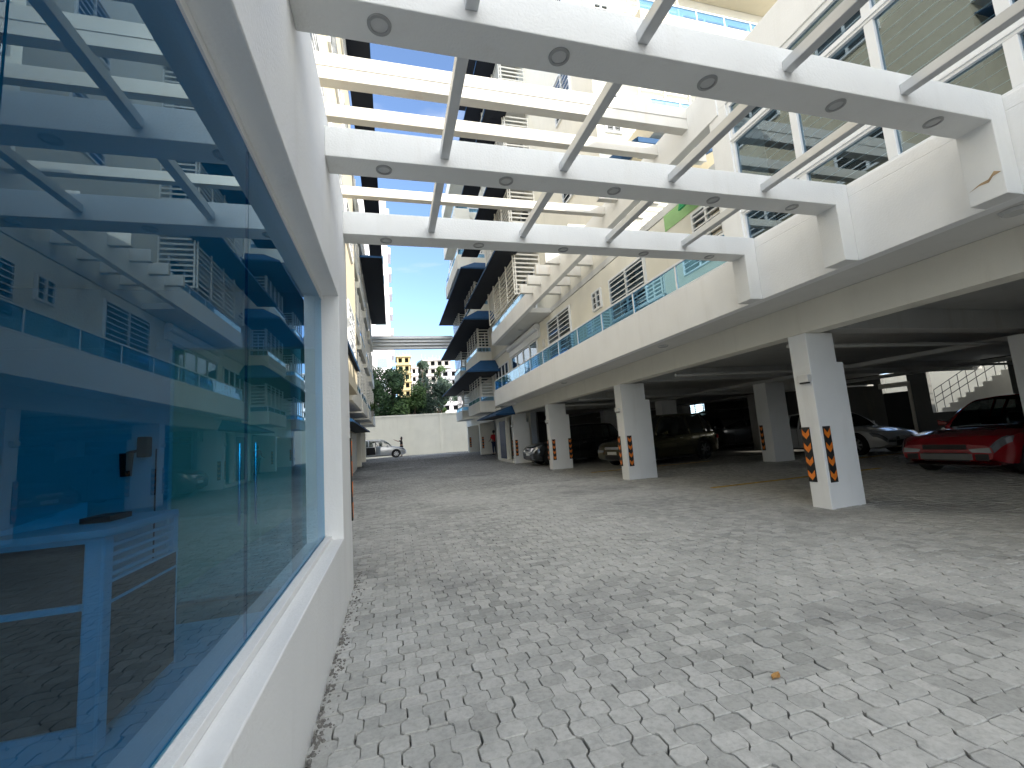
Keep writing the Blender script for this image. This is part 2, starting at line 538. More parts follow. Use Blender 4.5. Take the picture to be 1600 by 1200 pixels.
# window with blind in the back wall of the office
bw = thing('office_window', 'white framed inner window with dark glass behind the reception desk', 'window', (-3.8, 1.2, 0))
q = [MB().box(-3.845, -3.78, .3, 2.2, .95, 1.03).box(-3.845, -3.78, .3, 2.2, 2.2, 2.28).box(-3.845, -3.78, .3, .38, 1.03, 2.2).box(-3.845, -3.78, 2.12, 2.2, 1.03, 2.2).box(-3.845, -3.78, 1.2, 1.27, 1.03, 2.2).build('frame', M['alu']),
     BX(-3.83, -3.82, .38, 2.12, 1.03, 2.2).build('pane', M['glass_win'])]
attach(bw, q)

# reception desk
dk = thing('reception_desk', 'reception desk with aluminium framed dark panels standing behind the blue window', 'desk', (-1.9, 3.0, 0.05))
XD, YD = -1.32, 2.57
q = []
q.append(BX(-2.9, XD - .05, YD - .0, YD + .02, .17, .66).build('front_panel', M['dark']))
q.append(BX(-2.9, XD - .05, YD - .0, YD + .02, .69, .955).build('front_panel', M['dark']))
q.append(MB().box(-2.95, XD - .05, YD - .015, YD + .03, .66, .69).box(-2.95, XD - .05, YD - .015, YD + .03, .05, .17).box(-2.95, XD - .05, YD - .015, YD + .03, .955, .985).build('rail', M['alu'], bevel=.003))
q.append(BX(XD - .06, XD + .02, YD - .04, YD + .04, .05, .985).build('post', M['alu'], bevel=.012))
q.append(BX(-3.0, XD + .05, YD - .08, YD + .62, .985, 1.02).build('desk_top', M['room'], bevel=.004))
q.append(BX(XD - .012, XD, YD + .05, 3.30, .12, .66).build('side_panel', M['dark']))
q.append(BX(XD - .012, XD, YD + .05, 3.30, .675, .755).build('side_panel', M['dark']))
s = MB()
for k in range(4): s.box(XD - .014, XD + .002, YD + .06, 3.24, .785 + .045 * k, .80 + .045 * k)
s.box(XD - .02, XD + .004, 3.24, 3.30, .765, .975).box(XD - .02, XD + .004, YD + .05, 3.31, .755, .768).box(XD - .02, XD + .004, YD + .05, 3.31, .968, .98).box(XD - .018, XD + .002, 3.29, 3.305, .1, .755).box(XD - .018, XD + .002, YD + .05, 3.30, .66, .675)
q.append(s.build('side_frame', M['alu']))
attach(dk, q)
lp = thing('open_binder', 'pale open binder lying on top of the reception desk', 'binder', (-1.95, 2.75, 1.02))
q = [MB().hexa([(-2.3, 2.6, 1.022), (-1.75, 2.6, 1.022), (-1.6, 2.95, 1.022), (-2.3, 2.95, 1.022), (-2.3, 2.6, 1.04), (-1.75, 2.6, 1.04), (-1.6, 2.95, 1.12), (-2.3, 2.95, 1.12)]).build('cover', M['paper']),
     BX(-1.55, -1.42, 2.8, 3.0, 1.022, 1.05).build('clip', M['black'])]
attach(lp, q)
cm = thing('wall_phone', 'black wall phone hanging on a bracket in the office', 'phone', (-1.72, 4.16, 1.3))
q = [MB().box(-1.93, -1.86, 4.10, 4.19, 1.36, 1.52).build('bracket', M['black'], bevel=.01),
     MB().tube((-2.0, 4.12, 1.22), (-2.0, 4.12, 1.40), .035, .045, 12).build('handset', M['black'], smooth=False),
     MB().tube((-1.83, 4.18, 1.42), (-1.83, 4.18, .5), .006).tube((-1.86, 4.17, 1.43), (-2.0, 4.12, 1.40), .012).build('cable', M['black'])]
attach(cm, q)

# ================================================================ pergola
per = thing('pergola', 'white concrete pergola spanning the driveway with grey steel tubes between its beams', 'pergola', (2.0, 2.7, 0))
ps = []
YB = (-0.505, 0.745, 1.99, 3.235, 4.48)
beams = []
for k, y in enumerate(YB):
    b = MB()
    # beam with a leg turned down at the right end
    b.poly([(XW, y, 3.48), (4.55, y, 3.48), (4.55, y, 2.88), (4.738, y, 2.88), (4.738, y, 3.725), (XW, y, 3.725)], (0, .23, 0))
    o = b.build('beam', M['beam'], bevel=.006)
    ps.append(o); beams.append(o)
for k in range(len(YB) - 1):
    for x in (-.1 + .58, 1.50, 2.575, 3.63):
        t = BX(x - .035, x + .035, YB[k] + .23, YB[k + 1], 3.545, 3.62)
        ps.append(t.build('tube', M['metal'], bevel=.005))
ps.append(MB().poly([(4.549, 2.00, 3.06), (4.549, 2.04, 3.085), (4.549, 2.08, 3.04), (4.549, 2.13, 3.035), (4.549, 2.205, 3.0), (4.549, 2.14, 3.02), (4.549, 2.08, 3.015), (4.549, 2.05, 3.05)], (-.001, 0, 0)).build('rust_stain', M['rust']))
attach(per, ps)
for k, y in enumerate(YB):
    for x in (0.01, 1.01, 2.03, 3.11, 4.085):
        yc = y + .108
        seg = 28
        m = MB()
        for rr, zz in ((.062, 3.4795), (.060, 3.470), (.046, 3.468), (.043, 3.476)):
            for i in range(seg):
                a = 2 * math.pi * i / seg
                m.v.append((x + rr * math.cos(a), yc + rr * math.sin(a), zz))
        for rI in range(3):
            for i in range(seg):
                j = (i + 1) % seg
                m.f.append((rI * seg + i, rI * seg + j, (rI + 1) * seg + j, (rI + 1) * seg + i))
        ro = m.build('downlight', M['ring'], smooth=False)
        ro.parent = beams[k]
        l = MB()
        for i in range(seg):
            a = 2 * math.pi * i / seg
            l.v.append((x + .043 * math.cos(a), yc + .043 * math.sin(a), 3.4765))
        l.v.append((x, yc, 3.469))
        for i in range(seg): l.f.append((i, (i + 1) % seg, seg))
        lo = l.build('lens', M['lens'], smooth=True)
        lo.parent = ro

# ================================================================ buildings
def window(parts, plane, c, a0, a1, z0, z1, d=-1, panes=2, grille=False, glassm='glass_win', depth=.06, fw=.05, bars=0):
    """window on the plane x=c (plane 'x', spans y) or y=c (plane 'y', spans x); d = outward sign"""
    def bb(m, u0, u1, w0, w1, o0, o1):
        lo, hi = sorted((c + d * o0, c + d * o1))
        if plane == 'x': m.box(lo, hi, u0, u1, w0, w1)
        else: m.box(u0, u1, lo, hi, w0, w1)
    f = MB()
    bb(f, a0, a1, z0, z0 + fw, 0, depth); bb(f, a0, a1, z1 - fw, z1, 0, depth)
    bb(f, a0, a0 + fw, z0 + fw, z1 - fw, 0, depth); bb(f, a1 - fw, a1, z0 + fw, z1 - fw, 0, depth)
    for k in range(1, panes):
        u = a0 + (a1 - a0) * k / panes
        bb(f, u - fw / 2, u + fw / 2, z0 + fw, z1 - fw, 0, depth)
    fo = f.build('window', M['alu'])
    g = MB(); bb(g, a0 + fw, a1 - fw, z0 + fw, z1 - fw, .018, .026)
    go = g.build('pane', M[glassm])
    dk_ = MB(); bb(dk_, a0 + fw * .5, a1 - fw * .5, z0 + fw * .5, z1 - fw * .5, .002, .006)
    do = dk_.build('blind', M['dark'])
    subs = [go, do]
    if bars:
        s = MB()
        for k in range(1, bars):
            zz = z0 + (z1 - z0) * k / bars
            bb(s, a0 + fw, a1 - fw, zz - .012, zz + .012, depth + .002, depth + .018)
        if grille:
            n = max(2, int((a1 - a0) / .18))
            for k in range(1, n):
                u = a0 + (a1 - a0) * k / n
                bb(s, u - .008, u + .008, z0 + fw, z1 - fw, depth + .004, depth + .014)
        subs.append(s.build('bars', M['alu']))
    for q in subs: q.parent = fo
    parts.append(fo)

def rail(parts, plane, c, a0, a1, z0, z1, d=-1, step=1.6, t=.012, sub=None):
    """glass balustrade with white rails, posts"""
    def bb(m, u0, u1, w0, w1, o0, o1):
        lo, hi = sorted((c + d * o0, c + d * o1))
        if plane == 'x': m.box(lo, hi, u0, u1, w0, w1)
        else: m.box(u0, u1, lo, hi, w0, w1)
    f = MB()
    bb(f, a0, a1, z1 - .035, z1, -.05, .005)
    bb(f, a0, a1, z0 + .02, z0 + .045, -.04, .0)
    n = max(1, round((a1 - a0) / step))
    for k in range(n + 1):
        u = a0 + (a1 - a0) * k / n
        u = min(max(u, a0 + .02), a1 - .02)
        bb(f, u - .018, u + .018, z0, z1 - .036, -.042, -.008)
    fo = f.build('balcony_rail', M['alu'])
    g = MB(); bb(g, a0 + .02, a1 - .02, z0 + .045, z1 - .036, -.026, -.014)
    go = g.build('rail_glass', M['glass_rail']); go.parent = fo
    parts.append(fo)

def louvres(parts, plane, c, a0, a1, z0, z1, d=-1, pitch=.16, post=1.1):
    def bb(m, u0, u1, w0, w1, o0, o1):
        lo, hi = sorted((c + d * o0, c + d * o1))
        if plane == 'x': m.box(lo, hi, u0, u1, w0, w1)
        else: m.box(u0, u1, lo, hi, w0, w1)
    f = MB()
    n = int((z1 - z0) / pitch)
    for k in range(n + 1):
        zz = z0 + (z1 - z0) * k / n
        bb(f, a0, a1, zz - .03, zz + .03, -.02, .0)
    m = max(1, round((a1 - a0) / post))
    for k in range(m + 1):
        u = a0 + (a1 - a0) * k / m
        u = min(max(u, a0 + .025), a1 - .025)
        bb(f, u - .025, u + .025, z0 - .04, z1 + .04, .001, .04)
    parts.append(f.build('louvre_screen', M['louvre']))

def awning(parts, xw, xe, y0, y1, zt, ze, hip=0.8, label=None, nearhip=True, xin=None):
    """hipped canvas awning: wall line xw, eave line xe, top zt, eave ze; the near end wraps back to xin"""
    xin = xw if xin is None else xin
    A = MB(); B = MB()
    A.quad((xw, y0 + hip, zt), (xw, y1 - hip, zt), (xe, y1, ze), (xe, y0, ze))
    A.quad((xw, y0 + hip, zt), (xe, y0, ze), (xin, y0, ze), (xin, y0 + hip, zt)) if xin != xw else A.quad((xw, y0 + hip, zt), (xe, y0, ze), (xw, y0, ze))
    A.quad((xw, y1 - hip, zt), (xw, y1, ze), (xe, y1, ze))
    A.quad((xe, y0, ze), (xe, y1, ze), (xe, y1, ze - .07), (xe, y0, ze - .07))
    A.quad((xe, y0, ze), (xin, y0, ze), (xin, y0, ze - .07), (xe, y0, ze - .07))
    o = A.build('awning', M['awning'])
    so = o.modifiers.new('solid', 'SOLIDIFY'); so.thickness = .012; so.offset = 0
    lo_, hi_ = sorted((xe, xin))
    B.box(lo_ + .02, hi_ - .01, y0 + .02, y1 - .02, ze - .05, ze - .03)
    B2 = B.build('underside', M['awnunder'])  # near-black sheet closing the canvas from below
    B2.parent = o
    parts.append(o)

def stack_bay(parts, side, y0, y1, lv, xf=4.85, xwall=5.75, cage=True, aw=True, wallm='cream', base=0.0):
    """one bay of one storey. side=+1 right building, -1 left (mirrored about x = 1.8)"""
    def X(x): return x if side > 0 else 3.6 - x
    zb = 2.90 + 2.87 * lv + base
    m = MB()
    def B(mm, xa, xb, *r):
        a, b = sorted((X(xa), X(xb))); mm.box(a, b, *r)
    B(m, xf, xf + .12, y0, y1, zb, zb + .62)
    B(m, xf + .12, xwall, y0, y0 + .12, zb, zb + .62)
    B(m, xf + .12, xwall, y1 - .12, y1, zb, zb + .62)
    parts.append(m.build('balcony_wall', M[wallm], bevel=.006))
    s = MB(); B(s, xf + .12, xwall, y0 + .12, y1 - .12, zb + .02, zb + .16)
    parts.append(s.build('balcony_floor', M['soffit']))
    d = -1 if side > 0 else 1
    rail(parts, 'x', X(xf + .03), y0 + .02, y1 - .02, zb + .62, zb + .92, d, 1.3)
    a, b = sorted((X(xf + .05), X(xwall)))
    rail(parts, 'y', y0 + .03, a, b, zb + .62, zb + .92, -1, 1.0)
    if cage:
        louvres(parts, 'y', y0 + .14, a + .12 if side > 0 else a, b if side > 0 else b - .12, zb + .98, zb + 2.15, -1)
        # window frames and their dark opening on the long side
        f = MB()
        for k in range(5):
            u = y0 + .2 + (y1 - y0 - .4) * k / 4
            B(f, xf + .12, xf + .17, u - .035, u + .035, zb + .92, zb + 2.3)
        for k in range(9):
            zz = zb + 1.0 + k * .15
            B(f, xf + .175, xf + .19, y0 + .2, y1 - .2, zz, zz + .03)
        parts.append(f.build('louvre_screen', M['louvre']))
    if aw:
        awning(parts, X(xf + .08), X(3.92), y0 - 1.3, y1 + .5, zb + 2.87, zb + 2.15, .9)

# ---- right building
RB = thing('apartment_building', 'cream apartment building on the right with open parking under its glass railed balconies', 'building', (6, 12, 0))
P = []
cols = [-6.7, -0.95, 4.88, 10.52, 16.25, 21.6]
def column(x0, y0, z0=0, wx=.85, wy=.40, h=2.55, mat='white', notch=True):
    m = MB()
    if notch:
        m.poly([(x0, y0, z0 - .03), (x0 + wx, y0, z0 - .03), (x0 + wx, y0, 2.10), (x0 + wx - .12, y0, 2.10), (x0 + wx - .12, y0, h), (x0, y0, h)], (0, wy, 0))
    else: m.box(x0, x0 + wx, y0, y0 + wy, z0 - .03, h)
    o = m.build('column', M[mat], bevel=.012)
    P.append(o); return o
colobs = {}
for y in cols: colobs[y] = column(5.95, y + (.10 if y == 4.88 else 0), gz(y), wx=.65 if y == 4.88 else .85, wy=.30 if y == 4.88 else .36)
for y in (11.25, 16.9, 22.4): column(11.5, y, 0, .75, .5, 2.50, 'white', False)
column(10.75, 4.62, 0, .7, .5, 2.50, 'white', False)
for y in (5.0, 16.9, 22.4): column(16.6, y, 0, .6, .5, 2.50, 'garage', False)
m = MB()
m.box(5.935, 6.25, -8, 22.3, 2.55, 3.00)                     # header beam
P.append(m.build('header_beam', M['cream'], bevel=.008))
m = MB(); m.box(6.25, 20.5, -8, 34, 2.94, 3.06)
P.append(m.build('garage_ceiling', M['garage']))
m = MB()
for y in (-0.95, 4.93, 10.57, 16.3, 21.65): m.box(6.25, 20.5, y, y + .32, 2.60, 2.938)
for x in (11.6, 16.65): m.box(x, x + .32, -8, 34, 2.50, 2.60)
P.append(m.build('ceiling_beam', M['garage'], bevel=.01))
for y in (5.6, 8.6, 14.0): P.append(MB().tube((6.3, y, 2.48), (20, y, 2.48), .035).build('ceiling_pipe', M['garage']))
m = MB().tube((6.28, 5.25, 2.52), (6.55, 5.32, 2.36), .025)
m.tube((6.28, 16.35, 2.45), (9.9, 16.35, 2.45), .03)
P.append(m.build('drain_pipe', M['plastic'], smooth=True))
# garage outer walls, with a stair opening, a doorway, a barred window
m = MB()
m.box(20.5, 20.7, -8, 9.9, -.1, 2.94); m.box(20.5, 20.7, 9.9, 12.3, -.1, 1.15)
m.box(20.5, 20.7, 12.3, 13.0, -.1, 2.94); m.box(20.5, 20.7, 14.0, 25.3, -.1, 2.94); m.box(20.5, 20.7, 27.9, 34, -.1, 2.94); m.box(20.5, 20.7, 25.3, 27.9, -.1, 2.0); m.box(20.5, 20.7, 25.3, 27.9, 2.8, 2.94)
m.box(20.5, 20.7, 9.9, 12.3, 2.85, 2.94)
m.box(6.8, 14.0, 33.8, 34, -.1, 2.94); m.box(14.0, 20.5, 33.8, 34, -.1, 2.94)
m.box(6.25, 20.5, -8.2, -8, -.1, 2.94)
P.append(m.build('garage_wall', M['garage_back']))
m = MB()
for k in range(7): m.box(20.47, 20.49, 25.3, 27.9, 2.02 + .12 * k, 2.06 + .12 * k)
for k in range(4): m.box(20.44, 20.468, 25.3 + .85 * k, 25.36 + .85 * k, 2.0, 2.8)
P.append(m.build('barred_window', M['trim']))
P.append(BX(20.52, 20.6, 13.0, 14.0, 0, 2.1).build('garage_door', M['dark']))
P.append(MB().box(20.44, 20.5, 12.9, 14.1, 2.3, 2.5).box(20.44, 20.5, 12.9, 13.0, 0, 2.3).build('door_frame', M['cream']))
# balcony slab of level one and its parapet
m = MB()
m.box(4.74, 4.88, -8, 20.2, 2.88, 3.58)
m.box(4.88, 5.75, 20.06, 20.2, 2.88, 3.58)
m.box(4.742, 4.90, -8, 4.80, 3.58, 3.70)
P.append(m.build('parapet', M['white'], bevel=.006))
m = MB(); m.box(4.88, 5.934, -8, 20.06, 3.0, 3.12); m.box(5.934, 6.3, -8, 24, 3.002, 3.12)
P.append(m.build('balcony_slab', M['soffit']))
# main wall of level one
WX = 5.75
m = MB()
m.box(WX, WX + .2, 5.0, 36.0, 3.121, 5.75)
P.append(m.build('wall', M['cream']))
# level one rails
rail(P, 'x', 4.78, 4.82, 20.18, 3.585, 4.08, -1, 1.45)
rail(P, 'y', 20.15, 4.8, 5.7, 3.585, 4.08, 1, 1.0)
# windows of level one
window(P, 'x', WX, 5.95, 6.75, 4.40, 5.35, panes=2, bars=8)
window(P, 'x', WX, 8.45, 10.15, 4.15, 5.30, panes=2, bars=9, glassm='glass_big')
window(P, 'x', WX, 10.65, 11.2, 4.75, 5.30, panes=2, bars=3)
window(P, 'x', WX, 12.85, 15.0, 3.6, 5.5, panes=2, bars=13)
window(P, 'x', WX, 16.3, 20.2, 3.13, 5.18, panes=4, glassm='glass_big')
window(P, 'x', WX, 20.9, 23.7, 3.9, 5.2, panes=4)
m = MB(); m.box(WX - .10, WX - .001, 15.9, 20.3, 5.2, 5.55); m.tube((WX - .12, 15.9, 5.6), (WX - .12, 20.3, 5.6), .13, seg=12)
P.append(m.build('shutter_box', M['alu']))
P.append(BX(WX - .07, WX - .001, 15.45, 15.6, 4.7, 5.0).build('wall_lamp', M['plastic'], bevel=.01))
# level two edge beam, its stub battens
m = MB(); m.box(4.74, 4.90, 4.80, 20.0, 5.77, 6.36)
P.append(m.build('edge_beam', M['white'], bevel=.006))
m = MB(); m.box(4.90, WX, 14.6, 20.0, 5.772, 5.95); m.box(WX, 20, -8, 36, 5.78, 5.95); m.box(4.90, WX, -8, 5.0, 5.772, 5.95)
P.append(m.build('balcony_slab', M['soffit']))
stubs = [13.55 - .83 * k for k in range(1, 11)]
for y in [13.55] + stubs:
    if abs(y - 8.3) < .3 or abs(y - 6.2) < .3 or y < 5.9: continue
    P.append(BX(4.30, WX, y - .07, y + .07, 6.10, 6.40).build('batten', M['batten'], bevel=.006))
# soffit lamps
for (x, y, z) in ((5.3, 17.0, 5.765), (5.5, 7.8, 2.995), (5.45, 13.2, 2.995), (5.4, 2.34, 2.995)):
    P.append(MB().tube((x, y, z), (x, y, z - .03), .11, .09, 20).build('soffit_lamp', M['lens']))
# lobby block between the garage and the far parking
m = MB()
m.box(5.95, 6.15, 23.1, 25.6, .0, 2.9); m.box(5.95, 8, 25.6, 25.8, .0, 2.9)
m.box(6.9, 7.0, 21.9, 23.1, 0, 2.9)
P.append(m.build('lobby_wall', M['cream']))
P.append(BX(5.90, 6.9, 21.95, 25.0, 0.0, .20).build('lobby_step', M['cream'], bevel=.01))
P.append(BX(6.80, 6.86, 22.05, 23.0, .2, 2.3).build('lobby_door', M['glass_win']))
P.append(BX(5.938, 5.949, 23.3, 24.6, .25, 2.3).build('lobby_panel', M['navy']))
# far parking columns and end facade
for y, wy in ((25.5, .35), (30.5, .35), (35.6, .35)):
    m = MB(); m.box(5.95, 7.2, y, y + wy, gz(y) - .05, 2.6)
    P.append(m.build('column', M['cream'], bevel=.01))
m = MB(); m.box(5.935, 6.2, 22.3, 36.0, 2.5, 3.0)
P.append(m.build('header_beam', M['cream']))
m = MB(); m.box(8.6, 8.7, 25.8, 36, 0, 2.9)
P.append(m.build('garage_wall', M['garage']))
awning(P, 5.93, 4.95, 21.0, 26.0, 2.98, 2.55, .5)
# bays of the far stack, levels 0..5
for lv in range(0, 6):
    stack_bay(P, 1, 24.5, 28.3, lv, aw=False)
    stack_bay(P, 1, 31.0, 34.0, lv, aw=False)
    zb = 2.90 + 2.87 * lv
    if lv < 3: awning(P, 4.90, 3.92, 22.7, 34.6, zb + 2.85, zb + 2.13, 1.0, xin=5.74)
    else:
        m = MB(); m.box(3.95, 4.84, 24.0, 29.5, zb - .3, zb + .55); P.append(m.build('balcony_wall', M['cream'], bevel=.01))
        rail(P, 'x', 4.0, 24.05, 29.4, zb + .55, zb + .95, -1, 1.2); rail(P, 'y', 24.06, 4.0, 4.8, zb + .55, zb + .95, -1, .8)
# near stack: caged balconies from level one up
for lv in range(1, 6):
    zb = 2.87 + 2.9 * lv
    if lv > 1:
        m = MB(); m.box(4.74, 4.88, 15.2, 20.0, zb, zb + .6); m.box(4.88, WX, 15.2, 15.34, zb, zb + .6)
        P.append(m.build('balcony_wall', M['cream'], bevel=.006))
        P.append(BX(4.88, WX, 15.34, 20.0, zb + .02, zb + .18).build('balcony_floor', M['soffit']))
    z0 = zb + .6
    rail(P, 'x', 4.78, 15.25 if lv > 1 else 14.0, 19.98, z0, z0 + .3, -1, 1.2)
    louvres(P, 'y', 15.38, 4.72, WX, z0 + .38, z0 + 1.95, -1, .17, 1.0)
    louvres(P, 'x', 4.70, 15.4, 19.9, z0 + .38, z0 + 1.95, -1, .17, 1.15)
    P.append(BX(4.95, WX, 19.75, 19.9, z0, z0 + 2.2).build('side_wall', M['cream']))
    awning(P, 4.80, 3.92, 15.0, 22.3, z0 + 2.35, z0 + 1.95, .3)
# main mass above
m = MB()
m.box(WX, 14, 10.0, 36.0, 5.952, 21.0)
m.box(WX + .002, 14, 36.0, 36.2, 3.0, 21.0)
P.append(m.build('wall', M['cream']))
for lv in range(2, 6):
    zb = 2.9 + 2.87 * lv
    window(P, 'y', 10.0, 6.0, 6.5, zb + .9, zb + 2.1, bars=6)
    window(P, 'x', WX, 11.3, 12.6, zb - .2 + .3, zb + 1.6, bars=8)
for lv in range(1, 6):
    zb = 2.87 + 2.9 * lv
    window(P, 'x', WX, 16.0, 19.3, zb + .2, zb + 2.3, panes=3)
    window(P, 'x', WX, 24.9, 28.0, zb + .2, zb + 2.3, panes=3)
    window(P, 'x', WX, 31.3, 33.6, zb + .2, zb + 2.3, panes=3)
# north-facing balconies behind the low wing, warm sunlight put into their yellow colour
for lv in range(2, 6):
    zb = 2.87 + 2.9 * lv
    m = MB(); m.box(6.6, 14, 8.70, 8.84, zb, zb + .62)
    m.box(6.6, 6.74, 8.84, 9.99, zb, zb + .62)
    P.append(m.build('balcony_wall', M['yellow'], bevel=.006))
    P.append(BX(6.74, 14, 8.84, 9.99, zb + .02, zb + .16).build('balcony_floor', M['yellow']))
    rail(P, 'y', 8.76, 6.62, 13.9, zb + .62, zb + 1.02, -1, .9)
    louvres(P, 'y', 9.6, 6.9, 8.6, zb + 1.0, zb + 2.2, -1)
    window(P, 'y', 9.99, 9.0, 11.5, zb + .3, zb + 2.3, panes=3)
A2 = MB()
A2.quad((6.0, 9.95, 8.75), (8.4, 9.95, 8.75), (8.4, 8.55, 8.35), (6.0, 8.55, 8.35))
A2.quad((6.0, 9.95, 8.75), (6.0, 8.55, 8.35), (6.0, 9.95, 8.35))
A2.quad((6.0, 8.55, 8.35), (8.4, 8.55, 8.35), (8.4, 8.55, 8.22), (6.0, 8.55, 8.22))
o = A2.build('awning', M['awning']); so = o.modifiers.new('solid', 'SOLIDIFY'); so.thickness = .012; so.offset = 0
P.append(o)
louvres(P, 'y', 9.4, 6.5, 8.4, 7.0, 8.25, -1, .14, .9)
louvres(P, 'x', 6.5, 9.4, 9.95, 7.0, 8.25, -1, .14, .9)
attach(RB, P)

# ---- low wing with the big windows
LW = thing('office_wing', 'white low wing on the right with large sliding windows above the parapet', 'building', (6.5, 0, 3))
P = []
m = MB()
m.box(4.76, 4.92, -8, 5.0, 5.84, 6.42)
m.box(4.76, 4.92, 4.66, 5.0, 3.702, 5.84)
m.box(4.92, 5.74, 4.86, 5.0, 3.13, 6.42)
m.box(4.92, 12, -8, 4.86, 6.1, 6.38)
P.append(m.build('wall', M['white'], bevel=.006))
P.append(BX(7.4, 11, -8, 2.5, 6.381, 8.3).build('roof_shade_block', M['white']))  # added block, hidden from the camera, to shade the battens
P.append(BX(5.6, 5.7, -8, 4.86, 3.13, 6.1).build('dark_room_sheet', M['dark']))  # dark sheet standing in for the unlit room behind the glass
ys = [4.66, 3.72, 2.80, 1.9, 1.0, .1, -.8, -1.7, -2.6, -3.5, -4.4]
f = MB()
f.box(4.78, 4.86, -8, 4.66, 4.14, 4.24); f.box(4.775, 4.87, -8, 4.66, 5.22, 5.32); f.box(4.78, 4.86, -8, 4.66, 5.77, 5.84); f.box(4.78, 4.86, -8, 4.66, 3.702, 3.74)
f.box(4.765, 4.785, -8, 4.66, 4.17, 4.20); f.box(4.76, 4.78, -8, 4.66, 5.25, 5.28)
for y in ys: f.box(4.782, 4.858, y - .045, y + .045, 3.74, 4.14); f.box(4.782, 4.858, y - .045, y + .045, 4.24, 5.22); f.box(4.782, 4.858, y - .045, y + .045, 5.32, 5.77)
P.append(f.build('window_frame', M['alu'], bevel=.004))
for a, b in zip(ys, ys[1:]):
    for z0, z1 in ((3.74, 4.14), (4.24, 5.22), (5.32, 5.77)):
        P.append(BX(4.815, 4.825, b + .045, a - .045, z0, z1).build('window_pane', M['glass_big']))
bl = MB()
for k in range(17):
    z = 3.78 + .12 * k
    bl.hexa([(4.93, -8, z), (4.99, -8, z + .03), (4.99, 4.6, z + .03), (4.93, 4.6, z), (4.93, -8, z + .006), (4.99, -8, z + .036), (4.99, 4.6, z + .036), (4.93, 4.6, z + .006)])
P.append(bl.build('blind', M['alu']))
attach(LW, P)
# green panel and cloth seen under the edge beam
gp = thing('green_board', 'green painted board on the wall under the white edge beam beside the big windows', 'board', (5.74, 6, 5.5))
attach(gp, [BX(5.735, 5.748, 5.02, 7.6, 5.42, 5.76).build('panel', M['green'])])
gc = MB().hexa([(5.55, 6.0, 5.55), (5.60, 6.0, 5.55), (5.60, 6.9, 5.50), (5.55, 6.9, 5.50), (5.55, 6.1, 5.72), (5.60, 6.1, 5.72), (5.60, 6.8, 5.70), (5.55, 6.8, 5.70)]).build('green_cloth', M['greend'])
tag(gc, 'dark green cloth hanging in front of the green panel', 'cloth')

# ---- sunlit battens over the court
def batten(y, h, t, z, label, xa=-0.98, xb=WX - .002, groove=False):
    root = thing('cross_batten', label, 'beam', (0, y, 6.1), 0, 'cream battens spanning high over the driveway')
    o = [BX(xa, xb, y, y + t, z, z + h).build('bar', M['batten'], bevel=.006)]
    if groove: o.append(BX(xa, xb, y - .012, y - .001, z + h * .48, z + h).build('upper_board', M['batten'], bevel=.004))
    else: o.append(BX(xb - .3, xb - .004, y - .02, y - .002, z - .03, z + h + .03).build('end_plate', M['batten']))
    attach(root, o)
batten(5.42, .36, .16, 6.02, 'thickest double cream batten, nearest of the high battens over the driveway', groove=True)
batten(6.22, .20, .14, 6.12, 'thin cream batten between the thick double batten and the golden brown streaked one')
batten(8.25, .18, .14, 6.10, 'thin batten with golden brown streaks, farthest of the high battens over the pergola')
for k in range(4):
    root = thing('bridge_board', ('lowest', 'second from bottom', 'third from bottom', 'topmost')[k] + ' cream board of the bridge screen joining both buildings above the end wall', 'board', (1.8, 34.0, 8.75 + .26 * k), 0, 'cream bridge boards between the buildings')
    z = 8.72 + .26 * k
    attach(root, [MB().hexa([(-1.25, 33.84, z), (4.9, 33.84, z), (4.9, 34.3, z), (-1.25, 34.3, z), (-1.25, 34.0, z + .20), (4.9, 34.0, z + .20), (4.9, 34.3, z + .20), (-1.25, 34.3, z + .20)]).build('bar', M['white'], bevel=.008), BX(-1.25, 4.9, 34.06, 34.28, z + .202, z + .258).build('spacer', M['cream'])])

# ---- left building (mirror)
LB = thing('apartment_building', 'sunlit pale yellow apartment building behind the white pavilion on the left', 'building', (-3, 15, 0))
P = []
m = MB()
m.box(-9, -2.15, 5.0, 36.0, -.1, 3.0)
m.box(-9, -1.0, 4.6, 14.2, 3.0, 13.0); m.box(-9, -2.0, 14.2, 36.0, 3.0, 16.0)
m.box(-12, -6.0, -9, 4.6, -.1, 12.5); m.box(-1.75, -1.0, 14.2, 14.4, 3.0, 13.0)
P.append(m.build('wall', M['yellow']))
for lv in range(0, 4):
    zb = 2.9 + 2.87 * lv
    for a, b in ((6.0, 7.4), (8.6, 10.4), (11.4, 13.2)):
        window(P, 'x', -1.0, a, b, zb + 1.0, zb + 2.2, d=1, bars=6)
    for a, b in ((-8.2, -6.6), (-6, -4), (-2, 0.5), (2, 3.8)):
        window(P, 'x', -6.0, a, b, zb + .7, zb + 2.2, d=1, bars=8)
    m = MB(); m.box(-6.0, -5.2, -8.5, 4.5, zb - .1, zb + .5)
    P.append(m.build('balcony_wall', M['yellow']))
    louvres(P, 'x', -5.25, -3.2, -.8, zb + .6, zb + 2.4, 1); louvres(P, 'x', -5.25, 2.6, 4.4, zb + .6, zb + 2.4, 1)
    awning(P, -5.95, -4.4, -7.5, -3.2, zb + 2.7, zb + 2.2, .4)
    awning(P, -5.95, -4.4, -.5, 3.4, zb + 2.7, zb + 2.2, .4)
